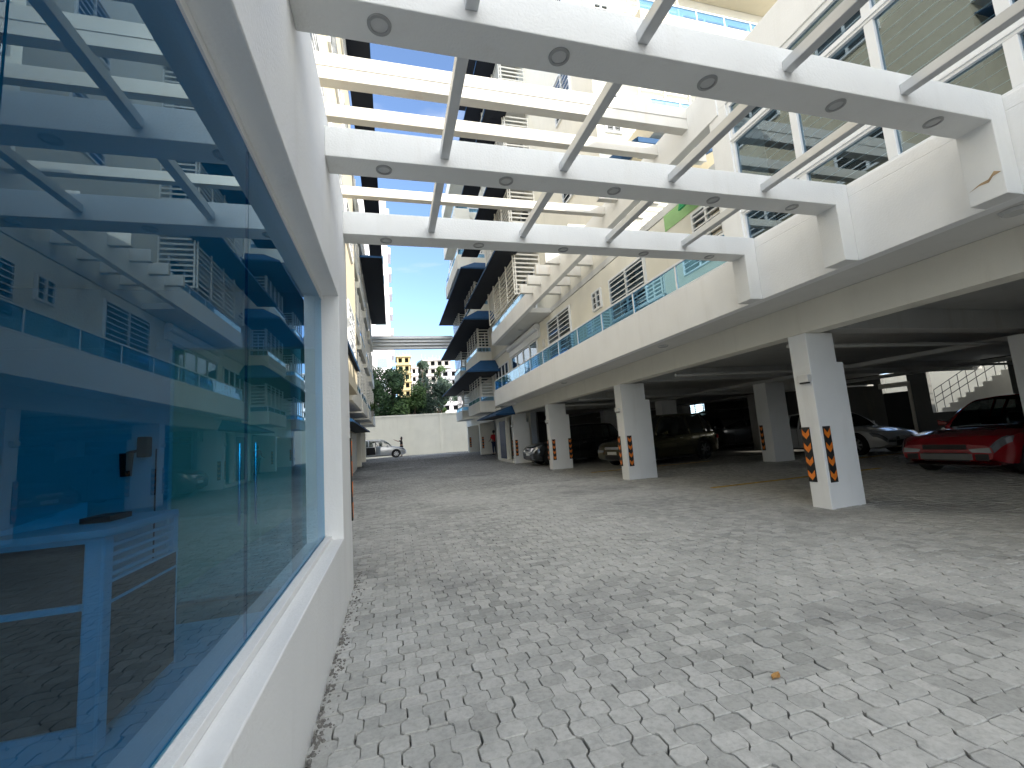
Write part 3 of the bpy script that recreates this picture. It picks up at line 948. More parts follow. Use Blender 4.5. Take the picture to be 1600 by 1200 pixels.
for lv in range(0, 4):
    zb = 2.9 + 2.87 * lv
    for (a, b) in ((14.9, 19.6), (20.4, 24.0), (25.2, 28.3), (30.5, 34.6)):
        xo = -1.2
        m = MB(); m.box(xo - .12, xo, a, b, zb, zb + .62); m.box(-2.0, xo - .12, a, a + .12, zb, zb + .62); m.box(-2.0, xo - .12, b - .12, b, zb, zb + .62)
        P.append(m.build('balcony_wall', M['cream'], bevel=.006))
        P.append(BX(-2.0, xo - .12, a + .12, b - .12, zb + .02, zb + .16).build('balcony_floor', M['soffit']))
        rail(P, 'x', xo - .03, a + .02, b - .02, zb + .62, zb + .92, 1, 1.2)
        louvres(P, 'x', xo - .1, a + .1, b - .1, zb + 1.0, zb + 2.5, 1, .16, 1.2)
        louvres(P, 'y', a + .02, -2.0, xo - .1, zb + 1.0, zb + 2.5, -1, .16, .8)
        window(P, 'x', -2.0, a + .3, b - .3, zb + .3, zb + 2.3, d=1, panes=3)
for lv in range(1, 4):
    zb = 2.9 + 2.87 * lv
    window(P, 'y', 4.6, -5.4, -4.1, zb + .9, zb + 2.3, d=-1, bars=8)
    window(P, 'y', 4.6, -8.4, -6.6, zb + .6, zb + 2.3, d=-1, bars=10)
    P.append(BX(-8.9, -5.6, 4.45, 4.599, zb - .2, zb + .1).build('ledge', M['white']))
    louvres(P, 'y', 4.5, -3.4, -2.5, zb - .3, zb + 2.2, -1, .14, .9)
    m = MB(); m.box(-2.2, -1.02, 3.9, 4.02, zb + .1, zb + .7); m.box(-2.2, -2.1, 4.02, 4.6, zb + .1, zb + .7); m.box(-2.2, -1.02, 4.02, 4.598, zb + .1, zb + .2)
    P.append(m.build('balcony_wall', M['cream']))
    A3 = MB()
    A3.quad((-5.9, 4.59, zb + 2.75), (-1.05, 4.59, zb + 2.75), (-1.0, 3.7, zb + 2.35), (-5.95, 3.7, zb + 2.35))
    A3.quad((-1.0, 3.7, zb + 2.35), (-5.95, 3.7, zb + 2.35), (-5.95, 3.7, zb + 2.22), (-1.0, 3.7, zb + 2.22))
    o = A3.build('awning', M['awning']); so = o.modifiers.new('solid', 'SOLIDIFY'); so.thickness = .012; so.offset = 0
    P.append(o)
awning(P, -1.25, -0.16, 21.6, 34.0, 11.1, 10.7, .8)
awning(P, -0.98, -0.24, 3.2, 28.0, 13.75, 13.4, .8)
awning(P, -1.25, -0.9, 9.5, 14.2, 4.9, 3.75, .3)
awning(P, -2.15, -1.3, 16.0, 28.0, 2.95, 2.35, .5)
P.append(BX(-2.149, -2.05, 24.5, 27.5, .1, 2.2).build('garage_shutter', M['cream']))
for y in (21.0, 28.2, 33): P.append(BX(-2.149, -1.85, y, y + .4, gz(y) - .05, 2.9).build('pilaster', M['cream'], bevel=.01))
for y in (22.2, 29.4): P.append(MB().box(-2.148, -2.10, y, y + .9, .2, 2.2).build('shop_door', M['glass_win']))
attach(LB, P)
attach(thing('downpipe', 'white downpipe at the corner between pavilion and yellow building', 'pipe', (-1.2, 4.9, 0)), [MB().tube((-.95, 4.95, 0), (-.95, 4.95, 2.9), .05, seg=12).build('pipe', M['plastic'], smooth=True), MB().tube((-.95, 4.95, 2.9), (-.95, 4.95, 2.98), .07, seg=12).build('collar', M['plastic'])])

# ---- sensors on columns
for y in cols[1:]:
    z = 1.82 + gz(y)
    s = thing('wall_light', {-.95: 'white wall light on the column right of the photo edge', 4.88: 'white wall light on the nearest white column', 10.52: 'small white wall light on the second column from the camera', 16.25: 'small white wall light on the third column from the camera', 21.6: 'small white wall light on the column beside the lobby'}[y if y > 0 else -.95], 'light', (5.94, y + .2, z), 0, 'wall lights on the parking columns')
    attach(s, [BX(5.87, 5.949, y + .10, y + .28, z, z + .11).build('housing', M['plastic'], bevel=.012), BX(5.88, 5.94, y + .13, y + .25, z - .02, z - .001).build('diffuser', M['trim'])])

# ---- chevron corner guards
def chevron(name_label, org, u, n, w=.13, h=.80, k=4):
    """strip with origin at its lower corner, width vector u, normal n"""
    org = Vector(org); u = Vector(u); n = Vector(n)
    up = Vector((0, 0, 1))
    root = thing('column_guard', name_label, 'guard', tuple(org), 0, 'black and orange corner guards on the columns')
    b = MB().poly([org, org + u * w, org + u * w + up * h, org + up * h], n * .012)
    objs = [b.build('rubber_strip', M['black'])]
    c = MB()
    ph = h / k
    for i in range(k):
        z0 = ph * i + ph * .12
        t = ph * .42
        dip = ph * .32
        p = [(0.008, z0 + dip), (w / 2, z0), (w - .008, z0 + dip), (w - .008, z0 + dip + t), (w / 2, z0 + t), (0.008, z0 + dip + t)]
        c.poly([org + u * a + up * z + n * .0125 for a, z in p], n * .003)
    objs.append(c.build('chevron', M['orange']))
    attach(root, objs)
names = {4.88: 'nearest white column', 10.52: 'second white column', 16.25: 'third white column', 21.6: 'fourth white column'}
for y in (4.88, 10.52, 16.25, 21.6):
    z = .36 + gz(y)
    chevron('orange chevron guard on the side of the ' + names[y] + ' that faces the camera', (6.0, y + (.1 if y == 4.88 else 0), z), (1, 0, 0), (0, -1, 0))
    chevron('orange chevron guard on the driveway face of the ' + names[y], (5.949, y + .39, z), (0, -1, 0), (-1, 0, 0))
    if y == 16.25: chevron('chevron guard at the inner edge of the third white column', (6.68, y, z), (1, 0, 0), (0, -1, 0))
for y, nm in ((25.5, 'lobby column'), (30.5, 'last but one column'), (35.6, 'last column by the end wall')):
    chevron('dark chevron guard on the ' + nm, (6.06, y, .4 + gz(y)), (1, 0, 0), (0, -1, 0))
chevron('chevron guard at the corner of the white pavilion', (XW + .001, 4.72, .62), (0, -1, 0), (1, 0, 0), w=.07)
chevron('chevron guard on the inner parking column behind the second white column', (11.499, 11.7, .36), (0, -1, 0), (-1, 0, 0))

# ---- fire stair seen through the garage
st = thing('outdoor_stair', 'pale stair with metal railing in daylight behind the red car', 'stairs', (22, 11, 0))
q = []
m = MB()
for k in range(9): m.box(21.2, 22.4, 12.4 - .28 * k, 12.68 - .28 * k, 0, 1.15 + .17 * k)
q.append(m.build('steps', M['cream']))
m = MB()
for k in range(9):
    y = 12.5 - .28 * k; z = 1.25 + .17 * k
    m.tube((21.1, y, z - .1), (21.1, y, z + .8), .012)
for a in (.25, .5, .8): m.tube((21.1, 12.5, 1.25 + a), (21.1, 10.26, 1.25 + a + .17 * 8), .014)
q.append(m.build('railing', M['trim']))
q.append(BX(24, 24.2, 6, 18, 0, 3.2).build('back_wall', M['cream']))
attach(st, q)

# ---- end wall
ew = thing('boundary_wall', 'tall cream boundary wall closing the end of the driveway', 'wall', (2, 42, .4))
q = [BX(-9, 20, 42, 42.25, .2, 4.05).build('panel', M['cream']), BX(-9, 20, 41.95, 42.3, 4.05, 4.2).build('coping', M['cream'], bevel=.01)]
m = MB()
for x in (-1.8, 1.4, 4.4, 7.4): m.box(x, x + .25, 41.93, 41.999, .2, 4.05)
q.append(m.build('pilaster', M['cream']))
attach(ew, q)

# ================================================================ far buildings
def frame_block(label, x0, x1, y0, y1, z1, fl, mat, wins, cat='building', slabm=None, rebar=True):
    root = thing('unfinished_building', label, cat, ((x0 + x1) / 2, y0, 0))
    q = []
    m = MB()
    n = int(z1 / fl)
    cw = (x1 - x0) / wins
    for k in range(n + 1):
        m.box(x0 - .5, x1 + .5, y0 - .6, y1, k * fl - .15, k * fl + .15)
    q.append(m.build('slab', slabm or mat))
    m = MB()
    for k in range(n):
        z = k * fl + .15
        for i in range(wins):
            a = x0 + cw * i
            m.box(a, a + cw * .22, y0, y0 + .25, z, z + fl - .3)
            m.box(a + cw * .78, a + cw, y0, y0 + .25, z, z + fl - .3)
            m.box(a + cw * .22, a + cw * .78, y0, y0 + .25, z, z + fl * .25)
            m.box(a + cw * .22, a + cw * .78, y0, y0 + .25, z + fl * .78, z + fl - .3)
        m.box(x0, x0 + .25, y0 + .25, y1, z, z + fl - .3)
        m.box(x1 - .25, x1, y0 + .25, y1, z, z + fl - .3)
    q.append(m.build('wall', mat))
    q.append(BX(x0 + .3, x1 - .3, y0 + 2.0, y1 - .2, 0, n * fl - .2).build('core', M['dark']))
    if rebar:
        m = MB()
        for i in range(wins * 2 + 1):
            a = x0 + (x1 - x0) * i / (wins * 2)
            for dx in (-.12, .12): m.tube((a + dx, y0 + .3, n * fl), (a + dx, y0 + .3, n * fl + random.uniform(.9, 2.4)), .05, seg=5)
        m.box(x0 + cw, x0 + cw * 2, y0 + 3, y0 + 6, n * fl + .15, n * fl + 1.4)
        q.append(m.build('rebar', M['concrete']))
    attach(root, q)
frame_block('yellow unfinished tower block beyond the trees', 2.4, 6.6, 150, 160, 31.4, 2.85, M['yconc'], 2)
frame_block('bare concrete floors beside the yellow tower block, seen above the trees', 7.2, 11.0, 156, 166, 31.0, 2.85, M['tower'], 2)
frame_block('grey unfinished concrete apartment block with black window holes above the end wall', 11.4, 21.5, 160, 175, 32.0, 2.9, M['concrete'], 4, slabm=M['tower'])
frame_block('pale concrete wing with square window holes right of the trees', 14.6, 22.5, 130, 140, 23.0, 2.55, M['tower'], 3, rebar=False)
tw = thing('apartment_tower', 'tall pale lavender tower rising behind the left building', 'tower', (-4, 60, 0))
q = [BX(-14, .25, 60, 74, 0, 36).build('wall', M['tower'])]
for k in range(12): q.append(BX(.25, .65, 60.5, 64, 2.0 + 2.9 * k, 2.9 + 2.9 * k).build('balcony_wall', M['tower']))
for k in range(11):
    for x in (-6, -3.6, -1.6): q.append(BX(x, x + 1.3, 59.96, 59.999, 3.2 + 2.9 * k, 4.4 + 2.9 * k).build('window', M['glass_win']))
attach(tw, q)

# ================================================================ trees
def tree(label, x, y, z0, h, r, leaf, seed, n=2600, narrow=1.0):
    rn = random.Random(seed)
    root = thing('broadleaf_tree', label, 'tree', (x, y, z0), 0, 'trees beyond the end wall')
    t = MB()
    t.tube((x, y, z0), (x + rn.uniform(-.2, .2), y, z0 + h * .5), .22, .13, 9)
    clumps = []
    for k in range(16):
        a = rn.uniform(0, 6.28); rr = r * math.sqrt(rn.random()) * .75
        zz = z0 + h * rn.uniform(.32, .93)
        sh = 1 - abs((zz - z0) / h - .55) * 1.1
        c = Vector((x + math.cos(a) * rr * sh * narrow, y + math.sin(a) * rr * sh, zz))
        clumps.append((c, r * rn.uniform(.22, .42)))
        t.tube((x, y, z0 + h * rn.uniform(.3, .5)), tuple(c), .06, .02, 6)
    to = t.build('trunk', M['bark'])
    c = MB()
    for i in range(n):
        cc, cr = clumps[rn.randrange(len(clumps))]
        d = Vector((rn.gauss(0, 1), rn.gauss(0, 1), rn.gauss(0, .8))).normalized() * cr * (rn.random() ** .35)
        p = cc + d
        u = Vector((rn.gauss(0, 1), rn.gauss(0, 1), rn.gauss(0, 1))).normalized()
        w = u.orthogonal().normalized()
        s = rn.uniform(.09, .2)
        c.quad(p - u * s, p + w * s * .45, p + u * s, p - w * s * .45)
    co = c.build('crown', leaf)
    attach(root, [to, co])
tree('dense dark green tree left of centre beyond the end wall', -.2, 46, 0, 10.2, 3.0, M['leaf1'], 1, 9000)
tree('low dark tree against the left building beyond the end wall', -1.9, 45, 0, 8.0, 2.4, M['leaf1'], 2, 5000)
tree('bright green low tree in the middle beyond the end wall', 1.9, 45, 0, 7.4, 2.4, M['leaf2'], 3, 6500)
tree('greyish bushy tree right of centre beyond the end wall', 4.3, 46, 0, 8.4, 2.9, M['leaf3'], 4, 9000)
tree('tall narrow tree with a pointed top before the grey block', 3.4, 49, 0, 11.2, 1.5, M['leaf3'], 5, 3600, .7)
tree('slim yellow green tree beside the grey block', 5.3, 48, 0, 10.2, 1.3, M['leaf2'], 6, 2800, .6)
# potted palm like plant on left balcony
pl = thing('balcony_plant', 'spiky green plant on the left building balcony near the end wall', 'plant', (-1.35, 28.5, 3.5))
c = MB(); rn = random.Random(5)
for k in range(60):
    a = rn.uniform(0, 6.28); e = rn.uniform(.2, 1.3); Ln = rn.uniform(.5, 1.1)
    d = Vector((math.cos(a) * math.cos(e), math.sin(a) * math.cos(e), math.sin(e)))
    p0 = Vector((-1.2, 28.9, 3.6)); p1 = p0 + d * Ln * .6; p2 = p1 + Vector((d.x, d.y, d.z - .6)) * Ln * .5
    sd = d.cross(Vector((0, 0, 1))).normalized() * .03
    c.quad(p0 - sd, p0 + sd, p1 + sd, p1 - sd); c.quad(p1 - sd, p1 + sd, p2)
attach(pl, [c.build('fronds', M['leaf2']), MB().tube((-1.2, 28.9, 3.3), (-1.2, 28.9, 3.65), .12, .16, 12).build('pot', M['concrete'])])

# ================================================================ cars
def spline(pts, x):
    for (a, za), (b, zb) in zip(pts, pts[1:]):
        if x <= b:
            t = (x - a) / (b - a); t = t * t * (3 - 2 * t) * .5 + t * .5
            return za + (zb - za) * t
    return pts[-1][1]

def car(name, label, cat, loc, rz, L_, W_, H_, top, roof, mat, wheel_r=.33, wb=(.31, .30), belt=.02, group=None, plate=True, glassm='carglass', opened=False, grille='trim', kind='sedan'):
    """top: list of (x fraction from rear 0..front 1, z) for bonnet, belt and boot line
       roof: (x rear base, x rear top, x front top, x front base) fractions; front of the car points to +X"""
    root = thing(name, label, cat, loc, rz, group)
    hw = W_ / 2
    bm = bmesh.new()
    N = 44; rings = []
    for i in range(N + 1):
        u = i / N
        x = (u - .5) * L_
        z = spline(top, u)
        e = min(u, 1 - u)
        # plan curvature at the ends
        taper = 1 - .13 * max(0, 1 - e / .09) ** 2 - .03 * max(0, 1 - e / .35)
        w = hw * taper
        zb = .20 + .10 * max(0, 1 - e / .06) ** 1.5
        zt = z - .06 * max(0, 1 - e / .03) ** 2
        mid = zb + (zt - zb) * .55
        ring = [(0, zb), (w * .80, zb), (w * .95, zb + .04), (w * .985, zb + .16), (w, mid), (w * .985, zt - .13), (w * .95, zt - .05), (w * .86, zt - .008), (w * .45, zt + .018), (0, zt + .022)]
        pts = ring + [(-a, b) for a, b in reversed(ring[1:-1])]
        rings.append([bm.verts.new((x, a, b)) for a, b in pts])
    K = len(rings[0])
    for i in range(N):
        for j in range(K):
            bm.faces.new((rings[i][j], rings[i + 1][j], rings[i + 1][(j + 1) % K], rings[i][(j + 1) % K]))
    bm.faces.new(rings[0]); bm.faces.new(list(reversed(rings[-1])))
    RP = [[v.co.copy() for v in r] for r in rings]
    bmesh.ops.recalc_face_normals(bm, faces=bm.faces)
    for f in bm.faces: f.smooth = True
    me = bpy.data.meshes.new('body'); bm.to_mesh(me); bm.free()
    body = bpy.data.objects.new('body', me); C.objects.link(body)
    me.materials.append(mat); me.materials.append(M['black'])
    # cut the wheel arches
    axf = L_ * (.5 - wb[1] * .62); axr = -L_ * (.5 - wb[0] * .66)
    cut = MB()
    for ax in (axf, axr):
        for sgn in (-1, 1):
            cut.tube((ax, sgn * (hw - .26), wheel_r), (ax, sgn * (hw + .2), wheel_r), wheel_r + .06, seg=28)
    co = cut.build('cutter', M['black'])
    bo = body.modifiers.new('b', 'BOOLEAN'); bo.object = co; bo.solver = 'EXACT'; bo.operation = 'DIFFERENCE'
    dg = bpy.context.evaluated_depsgraph_get()
    nm = bpy.data.meshes.new_from_object(body.evaluated_get(dg))
    body.modifiers.clear(); body.data = nm
    bpy.data.objects.remove(co, do_unlink=True)
    for p in nm.polygons: p.use_smooth = True
    try: nm.set_sharp_from_angle(angle=R(40))
    except Exception: pass
    body.parent = root
    def X(u): return (u - .5) * L_
    r0, r1, r2, r3 = roof
    zb = lambda u: spline(top, u) - .03
    # greenhouse
    def sect(u):
        if u <= r1: t = (u - r0) / (r1 - r0)
        elif u >= r2: t = (r3 - u) / (r3 - r2)
        else: t = 1
        t = max(0, min(1, t))
        t2 = math.sin(t * math.pi / 2) ** .85
        z = zb(u) + (H_ - zb(u)) * t2 + (.03 * math.sin(math.pi * max(0, min(1, (u - r1) / (r2 - r1)))) if r1 < u < r2 else 0)
        return z, t2
    def gring(u, off=0.0):
        z, t = sect(u)
        wb_ = hw * (.90 - (.05 if u > r2 or u < r1 else 0)) + off; wt = hw * .68 + off
        w_top = wb_ + (wt - wb_) * t
        b = zb(u)
        h = z - b
        return [(wb_, b), (wb_ + (w_top - wb_) * .5 + .012, b + h * .5), (w_top, b + h * .90), (w_top * .88, z - .02 * t + off * .6), (w_top * .4, z + .012 + off), (0, z + .016 + off)]
    us = [r0 + (r3 - r0) * i / 30 for i in range(31)]
    bm = bmesh.new(); rings = []
    for u in us:
        r = gring(u)
        pts = r + [(-a, b) for a, b in reversed(r[:-1])]
        rings.append([bm.verts.new((X(u), a, b)) for a, b in pts])
    for i in range(30):
        for j in range(len(rings[0]) - 1):
            bm.faces.new((rings[i][j], rings[i + 1][j], rings[i + 1][j + 1], rings[i][j + 1]))
    bmesh.ops.recalc_face_normals(bm, faces=bm.faces)
    for f in bm.faces: f.smooth = True
    me = bpy.data.meshes.new('window_glass'); bm.to_mesh(me); bm.free(); me.materials.append(M[glassm])
    gl = bpy.data.objects.new('window_glass', me); C.objects.link(gl); gl.parent = root
    # roof skin and pillars, slightly proud of the glass
    bm = bmesh.new()
    def strip(cols_):
        rg = [[bm.verts.new(p) for p in c] for c in cols_]
        for a, b in zip(rg, rg[1:]):
            for j in range(len(a) - 1): bm.faces.new((a[j], b[j], b[j + 1], a[j + 1]))
    cs = []
    for i in range(13):
        u = (r1 - .01) + (r2 + .012 - r1 + .01) * i / 12
        r = gring(u, .012)
        half = [(r[2][0], r[2][1])] + r[3:]
        pts = half + [(-a, b) for a, b in reversed(half[:-1])]
        cs.append([(X(u), a, b) for a, b in pts])
    strip(cs)
    def pillar(ua, ub, wdt):
        """from base ua to roof ub"""
        for sgn in (-1, 1):
            cc = []
            for k in range(6):
                t = k / 5
                u = ua + (ub - ua) * t
                z, _ = sect(u)
                r = gring(u, .014)
                b0 = r[0][1]
                top_z = r[2][1]
                zz = b0 + (top_z - b0) * t if abs(ub - ua) > 0.001 else b0 + (top_z - b0) * t
                # y at that height
                if t < .5: yy = r[0][0] + (r[1][0] - r[0][0]) * (t / .5)
                else: yy = r[1][0] + (r[2][0] - r[1][0]) * ((t - .5) / .5)
                cc.append([(X(u - wdt / 2), sgn * yy, zz), (X(u + wdt / 2), sgn * yy, zz)])
            strip(cc)
    um = (r1 + r2) / 2 - .01
    pillar(um, um, .018)
    if kind != 'van': pillar(r1 + .03, r1 + .03, .022)
    # A and C pillars follow the edge of the glass
    for ends in ((r3, r2), (r0, r1)):
        for sgn in (-1, 1):
            cc = []
            for k in range(9):
                u = ends[0] + (ends[1] - ends[0]) * k / 8
                r = gring(u, .014)
                wd = .028 if ends[0] == r3 else .05
                cc.append([(X(u), sgn * r[2][0], r[2][1]), (X(u), sgn * r[3][0], r[3][1]), ])
            strip(cc)
    bmesh.ops.recalc_face_normals(bm, faces=bm.faces)
    for f in bm.faces: f.smooth = True
    me = bpy.data.meshes.new('roof'); bm.to_mesh(me); bm.free(); me.materials.append(mat)
    ro = bpy.data.objects.new('roof', me); C.objects.link(ro); ro.parent = root
    so = ro.modifiers.new('s', 'SOLIDIFY'); so.thickness = .012
    # seats seen through the glass
    sm = MB()
    for sgn in (-1, 1):
        for u in (.56, .36):
            sm.box(X(u) - .28, X(u) + .22, sgn * hw * .42 - .22, sgn * hw * .42 + .22, .35, spline(top, u) - .12)
            sm.box(X(u) - .30, X(u) - .18, sgn * hw * .42 - .20, sgn * hw * .42 + .20, spline(top, u) - .12, spline(top, u) + .17)
    sm.build('seat', M['cloth_black'], root, bevel=.03)
    # wheels
    for ax in (axf, axr):
        for sgn in (-1, 1):
            y = sgn * (hw - .11)
            wh = MB(); seg = 32
            prof = [(wheel_r * .62, -.10), (wheel_r * .94, -.105), (wheel_r, -.07), (wheel_r, .07), (wheel_r * .94, .105), (wheel_r * .62, .10)]
            for i in range(seg):
                a = 2 * math.pi * i / seg
                for rr, yy in prof: wh.v.append((ax + rr * math.cos(a), y + yy, wheel_r + rr * math.sin(a)))
            K = len(prof)
            for i in range(seg):
                j = (i + 1) % seg
                for k in range(K - 1): wh.f.append((i * K + k, j * K + k, j * K + k + 1, i * K + k + 1))
            ty = wh.build('wheel', M['tyre'], root)
            rm = MB()
            yo = y + sgn * .075
            rm.tube((ax, y, wheel_r), (ax, yo + sgn * .02, wheel_r), .055, seg=12)
            for k in range(7):
                a = 2 * math.pi * k / 7
                d = Vector((math.cos(a), 0, math.sin(a))); t_ = Vector((-math.sin(a), 0, math.cos(a)))
                c0 = Vector((ax, yo, wheel_r))
                p = [c0 + d * .04 - t_ * .025, c0 + d * .04 + t_ * .025, c0 + d * wheel_r * .64 + t_ * .035, c0 + d * wheel_r * .64 - t_ * .035]
                rm.poly([tuple(q) for q in p], (0, sgn * .02, 0))
            for i in range(seg):
                a = 2 * math.pi * i / seg; b = 2 * math.pi * (i + 1) / seg
                p = [(ax + q * wheel_r * math.cos(t), yo, wheel_r + q * wheel_r * math.sin(t)) for q, t in ((.60, a), (.66, a), (.66, b), (.60, b))]
                rm.poly(p, (0, sgn * .025, 0))
            rmo = rm.build('rim', M['rim']); rmo.parent = ty
            dd = MB().tube((ax, y - sgn * .02, wheel_r), (ax, y + sgn * .04, wheel_r), wheel_r * .60, seg=24).build('brake_disc', M['trim']); dd.parent = ty
    # lamps, grille, bumper details
    zf = spline(top, .97)
    fx = X(1.0)
    for sgn in (-1, 1):
        hl = MB()
        def sp(i, j, k=1.012):
            p = RP[i][j].copy()
            if sgn < 0: p.y = -p.y
            p.y *= k; p.z += .006; p.x += .004
            return p
        rows = [[sp(i, 5) - Vector((0, 0, .015)), sp(i, 5).lerp(sp(i, 6), .55), sp(i, 6), sp(i, 6).lerp(sp(i, 7), .35)] for i in range(N - 4, N + 1)]
        rows[0] = [p.lerp(rows[0][2], .8) for p in rows[0]]
        for ra, rb in zip(rows, rows[1:]):
            for j in range(3): hl.quad(ra[j], rb[j], rb[j + 1], ra[j + 1])
        e5, e7 = sp(N, 5), sp(N, 6)
        fq = [(fx + .008, e5.y * .96, e5.z - .01), (fx + .010, e5.y * .58, e5.z - .005), (fx + .010, e5.y * .52, e5.z + .055), (fx + .006, e7.y * .96, e7.z)]
        hl.quad(*fq)
        ho_ = hl.build('headlight', M['headlight'], root)
        sd = ho_.modifiers.new('s', 'SOLIDIFY'); sd.thickness = .01; sd.offset = 0
        fg = MB().tube((fx - .12, sgn * hw * .70, .40), (fx - .045, sgn * hw * .68, .40), .06, seg=16)
        fg.build('fog_lamp', M['headlight'], root)
        tl = MB().box(X(0) + .00, X(0) + .14, min(sgn * hw * .60, sgn * hw * .90), max(sgn * hw * .60, sgn * hw * .90), spline(top, .02) - .26, spline(top, .02) - .10)
        tl.build('tail_lamp', M['redlight'], root, bevel=.02)
        mr = MB().hexa([(X(r3) - .42, sgn * hw * .93, zb(r3) + .05), (X(r3) - .30, sgn * hw * .93, zb(r3) + .05), (X(r3) - .28, sgn * (hw + .15), zb(r3) + .06), (X(r3) - .40, sgn * (hw + .15), zb(r3) + .06),
                        (X(r3) - .42, sgn * hw * .93, zb(r3) + .12), (X(r3) - .30, sgn * hw * .93, zb(r3) + .12), (X(r3) - .28, sgn * (hw + .15), zb(r3) + .19), (X(r3) - .40, sgn * (hw + .15), zb(r3) + .19)])
        mr.build('mirror', mat, root, bevel=.02)
        dh = MB()
        for u in ((um + .13), (um - .10)):
            dh.box(X(u) - .10, X(u) + .07, min(sgn * (hw * .975), sgn * (hw + .022)), max(sgn * (hw * .975), sgn * (hw + .022)), zb(u) - .14, zb(u) - .115)
        dh.build('door_handle', M['chrome'] if kind == 'suv' else mat, root, bevel=.006)
    gr = MB().box(fx - .08, fx + .008, -hw * .40, hw * .40, zf - .20, zf - .105).build('grille', M[grille], root, bevel=.01)
    br = MB()
    for k in range(3): br.box(fx + .009, fx + .014, -hw * .40, hw * .40, zf - .19 + .03 * k, zf - .18 + .03 * k)
    bo_ = br.build('bars', M['trim'] if kind == 'sport' else M['chrome']); bo_.parent = gr
    MB().box(fx - .1, fx + .006, -hw * .42, hw * .42, .28, .44).box(fx - .14, fx - .035, -hw * .80, -hw * .54, .31, .46).box(fx - .14, fx - .035, hw * .54, hw * .80, .31, .46).build('air_intake', M['trim'], root, bevel=.012)
    if plate: MB().box(fx + .007, fx + .018, -.24, .24, .46, .56).build('number_plate', M['plastic'], root, bevel=.004)
    MB().box(X(.24), X(.76), -hw * .99, -hw * .90, .185, .225).box(X(.24), X(.76), hw * .90, hw * .99, .185, .225).build('side_skirt', M['trim'], root)
    # windscreen wipers and door seams
    sm2 = MB()
    for u in (um + .185, um, um - .17):
        for sgn in (-1, 1):
            yy = sgn * hw * .992
            sm2.box(X(u) - .004, X(u) + .004, min(yy, yy + sgn * .009), max(yy, yy + sgn * .009), .30, zb(u) - .03)
    sm2.build('door_seam', M['trim'], root)
    return root

paint_red = car_paint('red_car_paint', (0.24, 0.003, 0.008), .1, .2)
paint_white = car_paint('white_car_paint', (0.55, 0.56, 0.57), .1, .25)
paint_black = car_paint('black_car_paint', (0.02, 0.022, 0.026), .4, .2)
paint_grey = car_paint('dark_grey_car_paint', (0.05, 0.055, 0.06), .5, .25)
paint_gold = car_paint('bronze_car_paint', (0.10, 0.09, 0.045), .7, .25)
paint_silver = car_paint('silver_car_paint', (0.50, 0.51, 0.52), .6, .3)
sedan_top = [(0, .86), (.05, .98), (.16, 1.02), (.30, .97), (.60, .90), (.70, .90), (.85, .80), (.95, .70), (1, .58)]
sport_top = [(0, .88), (.05, .99), (.16, 1.00), (.30, .95), (.60, .88), (.68, .89), (.82, .84), (.94, .76), (1, .64)]
suv_top = [(0, .95), (.04, 1.08), (.30, 1.08), (.62, 1.03), (.70, 1.04), (.85, .99), (.95, .90), (1, .74)]
hatch_top = [(0, .80), (.04, 1.00), (.30, .99), (.62, .93), (.72, .93), (.86, .84), (.95, .74), (1, .60)]
van_top = [(0, .95), (.03, 1.10), (.60, 1.08), (.84, 1.05), (.90, 1.0), (.96, .86), (1, .70)]
# sports car: bonnet vents, big intercooler intake, rear wing
rc = car('sports_car', 'red sports saloon with bonnet vents parked behind the nearest columns', 'car', (12.55, 6.08, 0), math.pi - R(1), 4.5, 1.78, 1.45, sport_top, (.04, .24, .50, .70), paint_red, .32, plate=False, kind='sport')
MB().box(1.35, 1.62, -.46, -.12, .835, .85).box(1.35, 1.62, .12, .46, .835, .85).box(1.0, 1.16, -.38, .38, .885, .90).build('bonnet_vent', M['trim'], rc, bevel=.008)
MB().box(2.235, 2.262, -.42, .42, .31, .42).build('intercooler', M['garage_back'], rc, bevel=.008)
for a_, b_ in ((-.66, -.46), (.46, .66)): BX(2.20, 2.258, a_, b_, .30, .42).build('brake_duct', M['trim'], rc, bevel=.01)
MB().box(-2.2, -1.95, -.70, .70, 1.26, 1.29).box(-2.15, -2.0, -.62, -.58, .98, 1.26).box(-2.15, -2.0, .58, .62, .98, 1.26).build('rear_wing', paint_red, rc, bevel=.01)
MB().box(2.05, 2.27, -.70, .70, .195, .22).build('front_splitter', M['trim'], rc, bevel=.008)
car('saloon_car', 'white saloon in the shade at the back of the garage, behind the nearest column', 'car', (15.1, 12.2, 0), -math.pi / 2, 4.6, 1.8, 1.45, sedan_top, (.06, .24, .52, .73), paint_white, .33, kind='sedan')
car('suv', 'dark bronze pickup like suv with chrome grille behind the second column', 'car', (10.05, 15.2, 0), math.pi + R(13), 4.85, 1.9, 1.78, suv_top, (.05, .14, .56, .70), paint_gold, .38, kind='suv', grille='chrome')
car('compact_suv', 'black compact suv nosing out between the third and fourth columns', 'car', (8.05, 19.1, 0.03), math.pi, 4.4, 1.85, 1.68, suv_top, (.03, .12, .56, .70), paint_black, .35, kind='suv')
car('minivan', 'black van deep in the shade between the second and third columns', 'van', (14.8, 25.5, 0.15), math.pi, 4.9, 1.9, 1.95, van_top, (.01, .06, .70, .88), paint_black, .34, kind='van')
car('delivery_van', 'pale van dimly seen at the back of the garage beyond the bronze suv', 'van', (17.0, 19.6, 0.02), math.pi, 4.9, 1.9, 2.0, van_top, (.01, .06, .70, .88), paint_grey, .34, kind='van')
car('hatchback', 'silver hatchback with its rear door open in front of the end wall', 'car', (-1.15, 37.6, .46), R(4), 4.3, 1.70, 1.50, hatch_top, (.02, .12, .55, .75), paint_silver, .31, kind='hatch')
hd = [o for o in C.objects if o.name.startswith('hatchback')][-1]
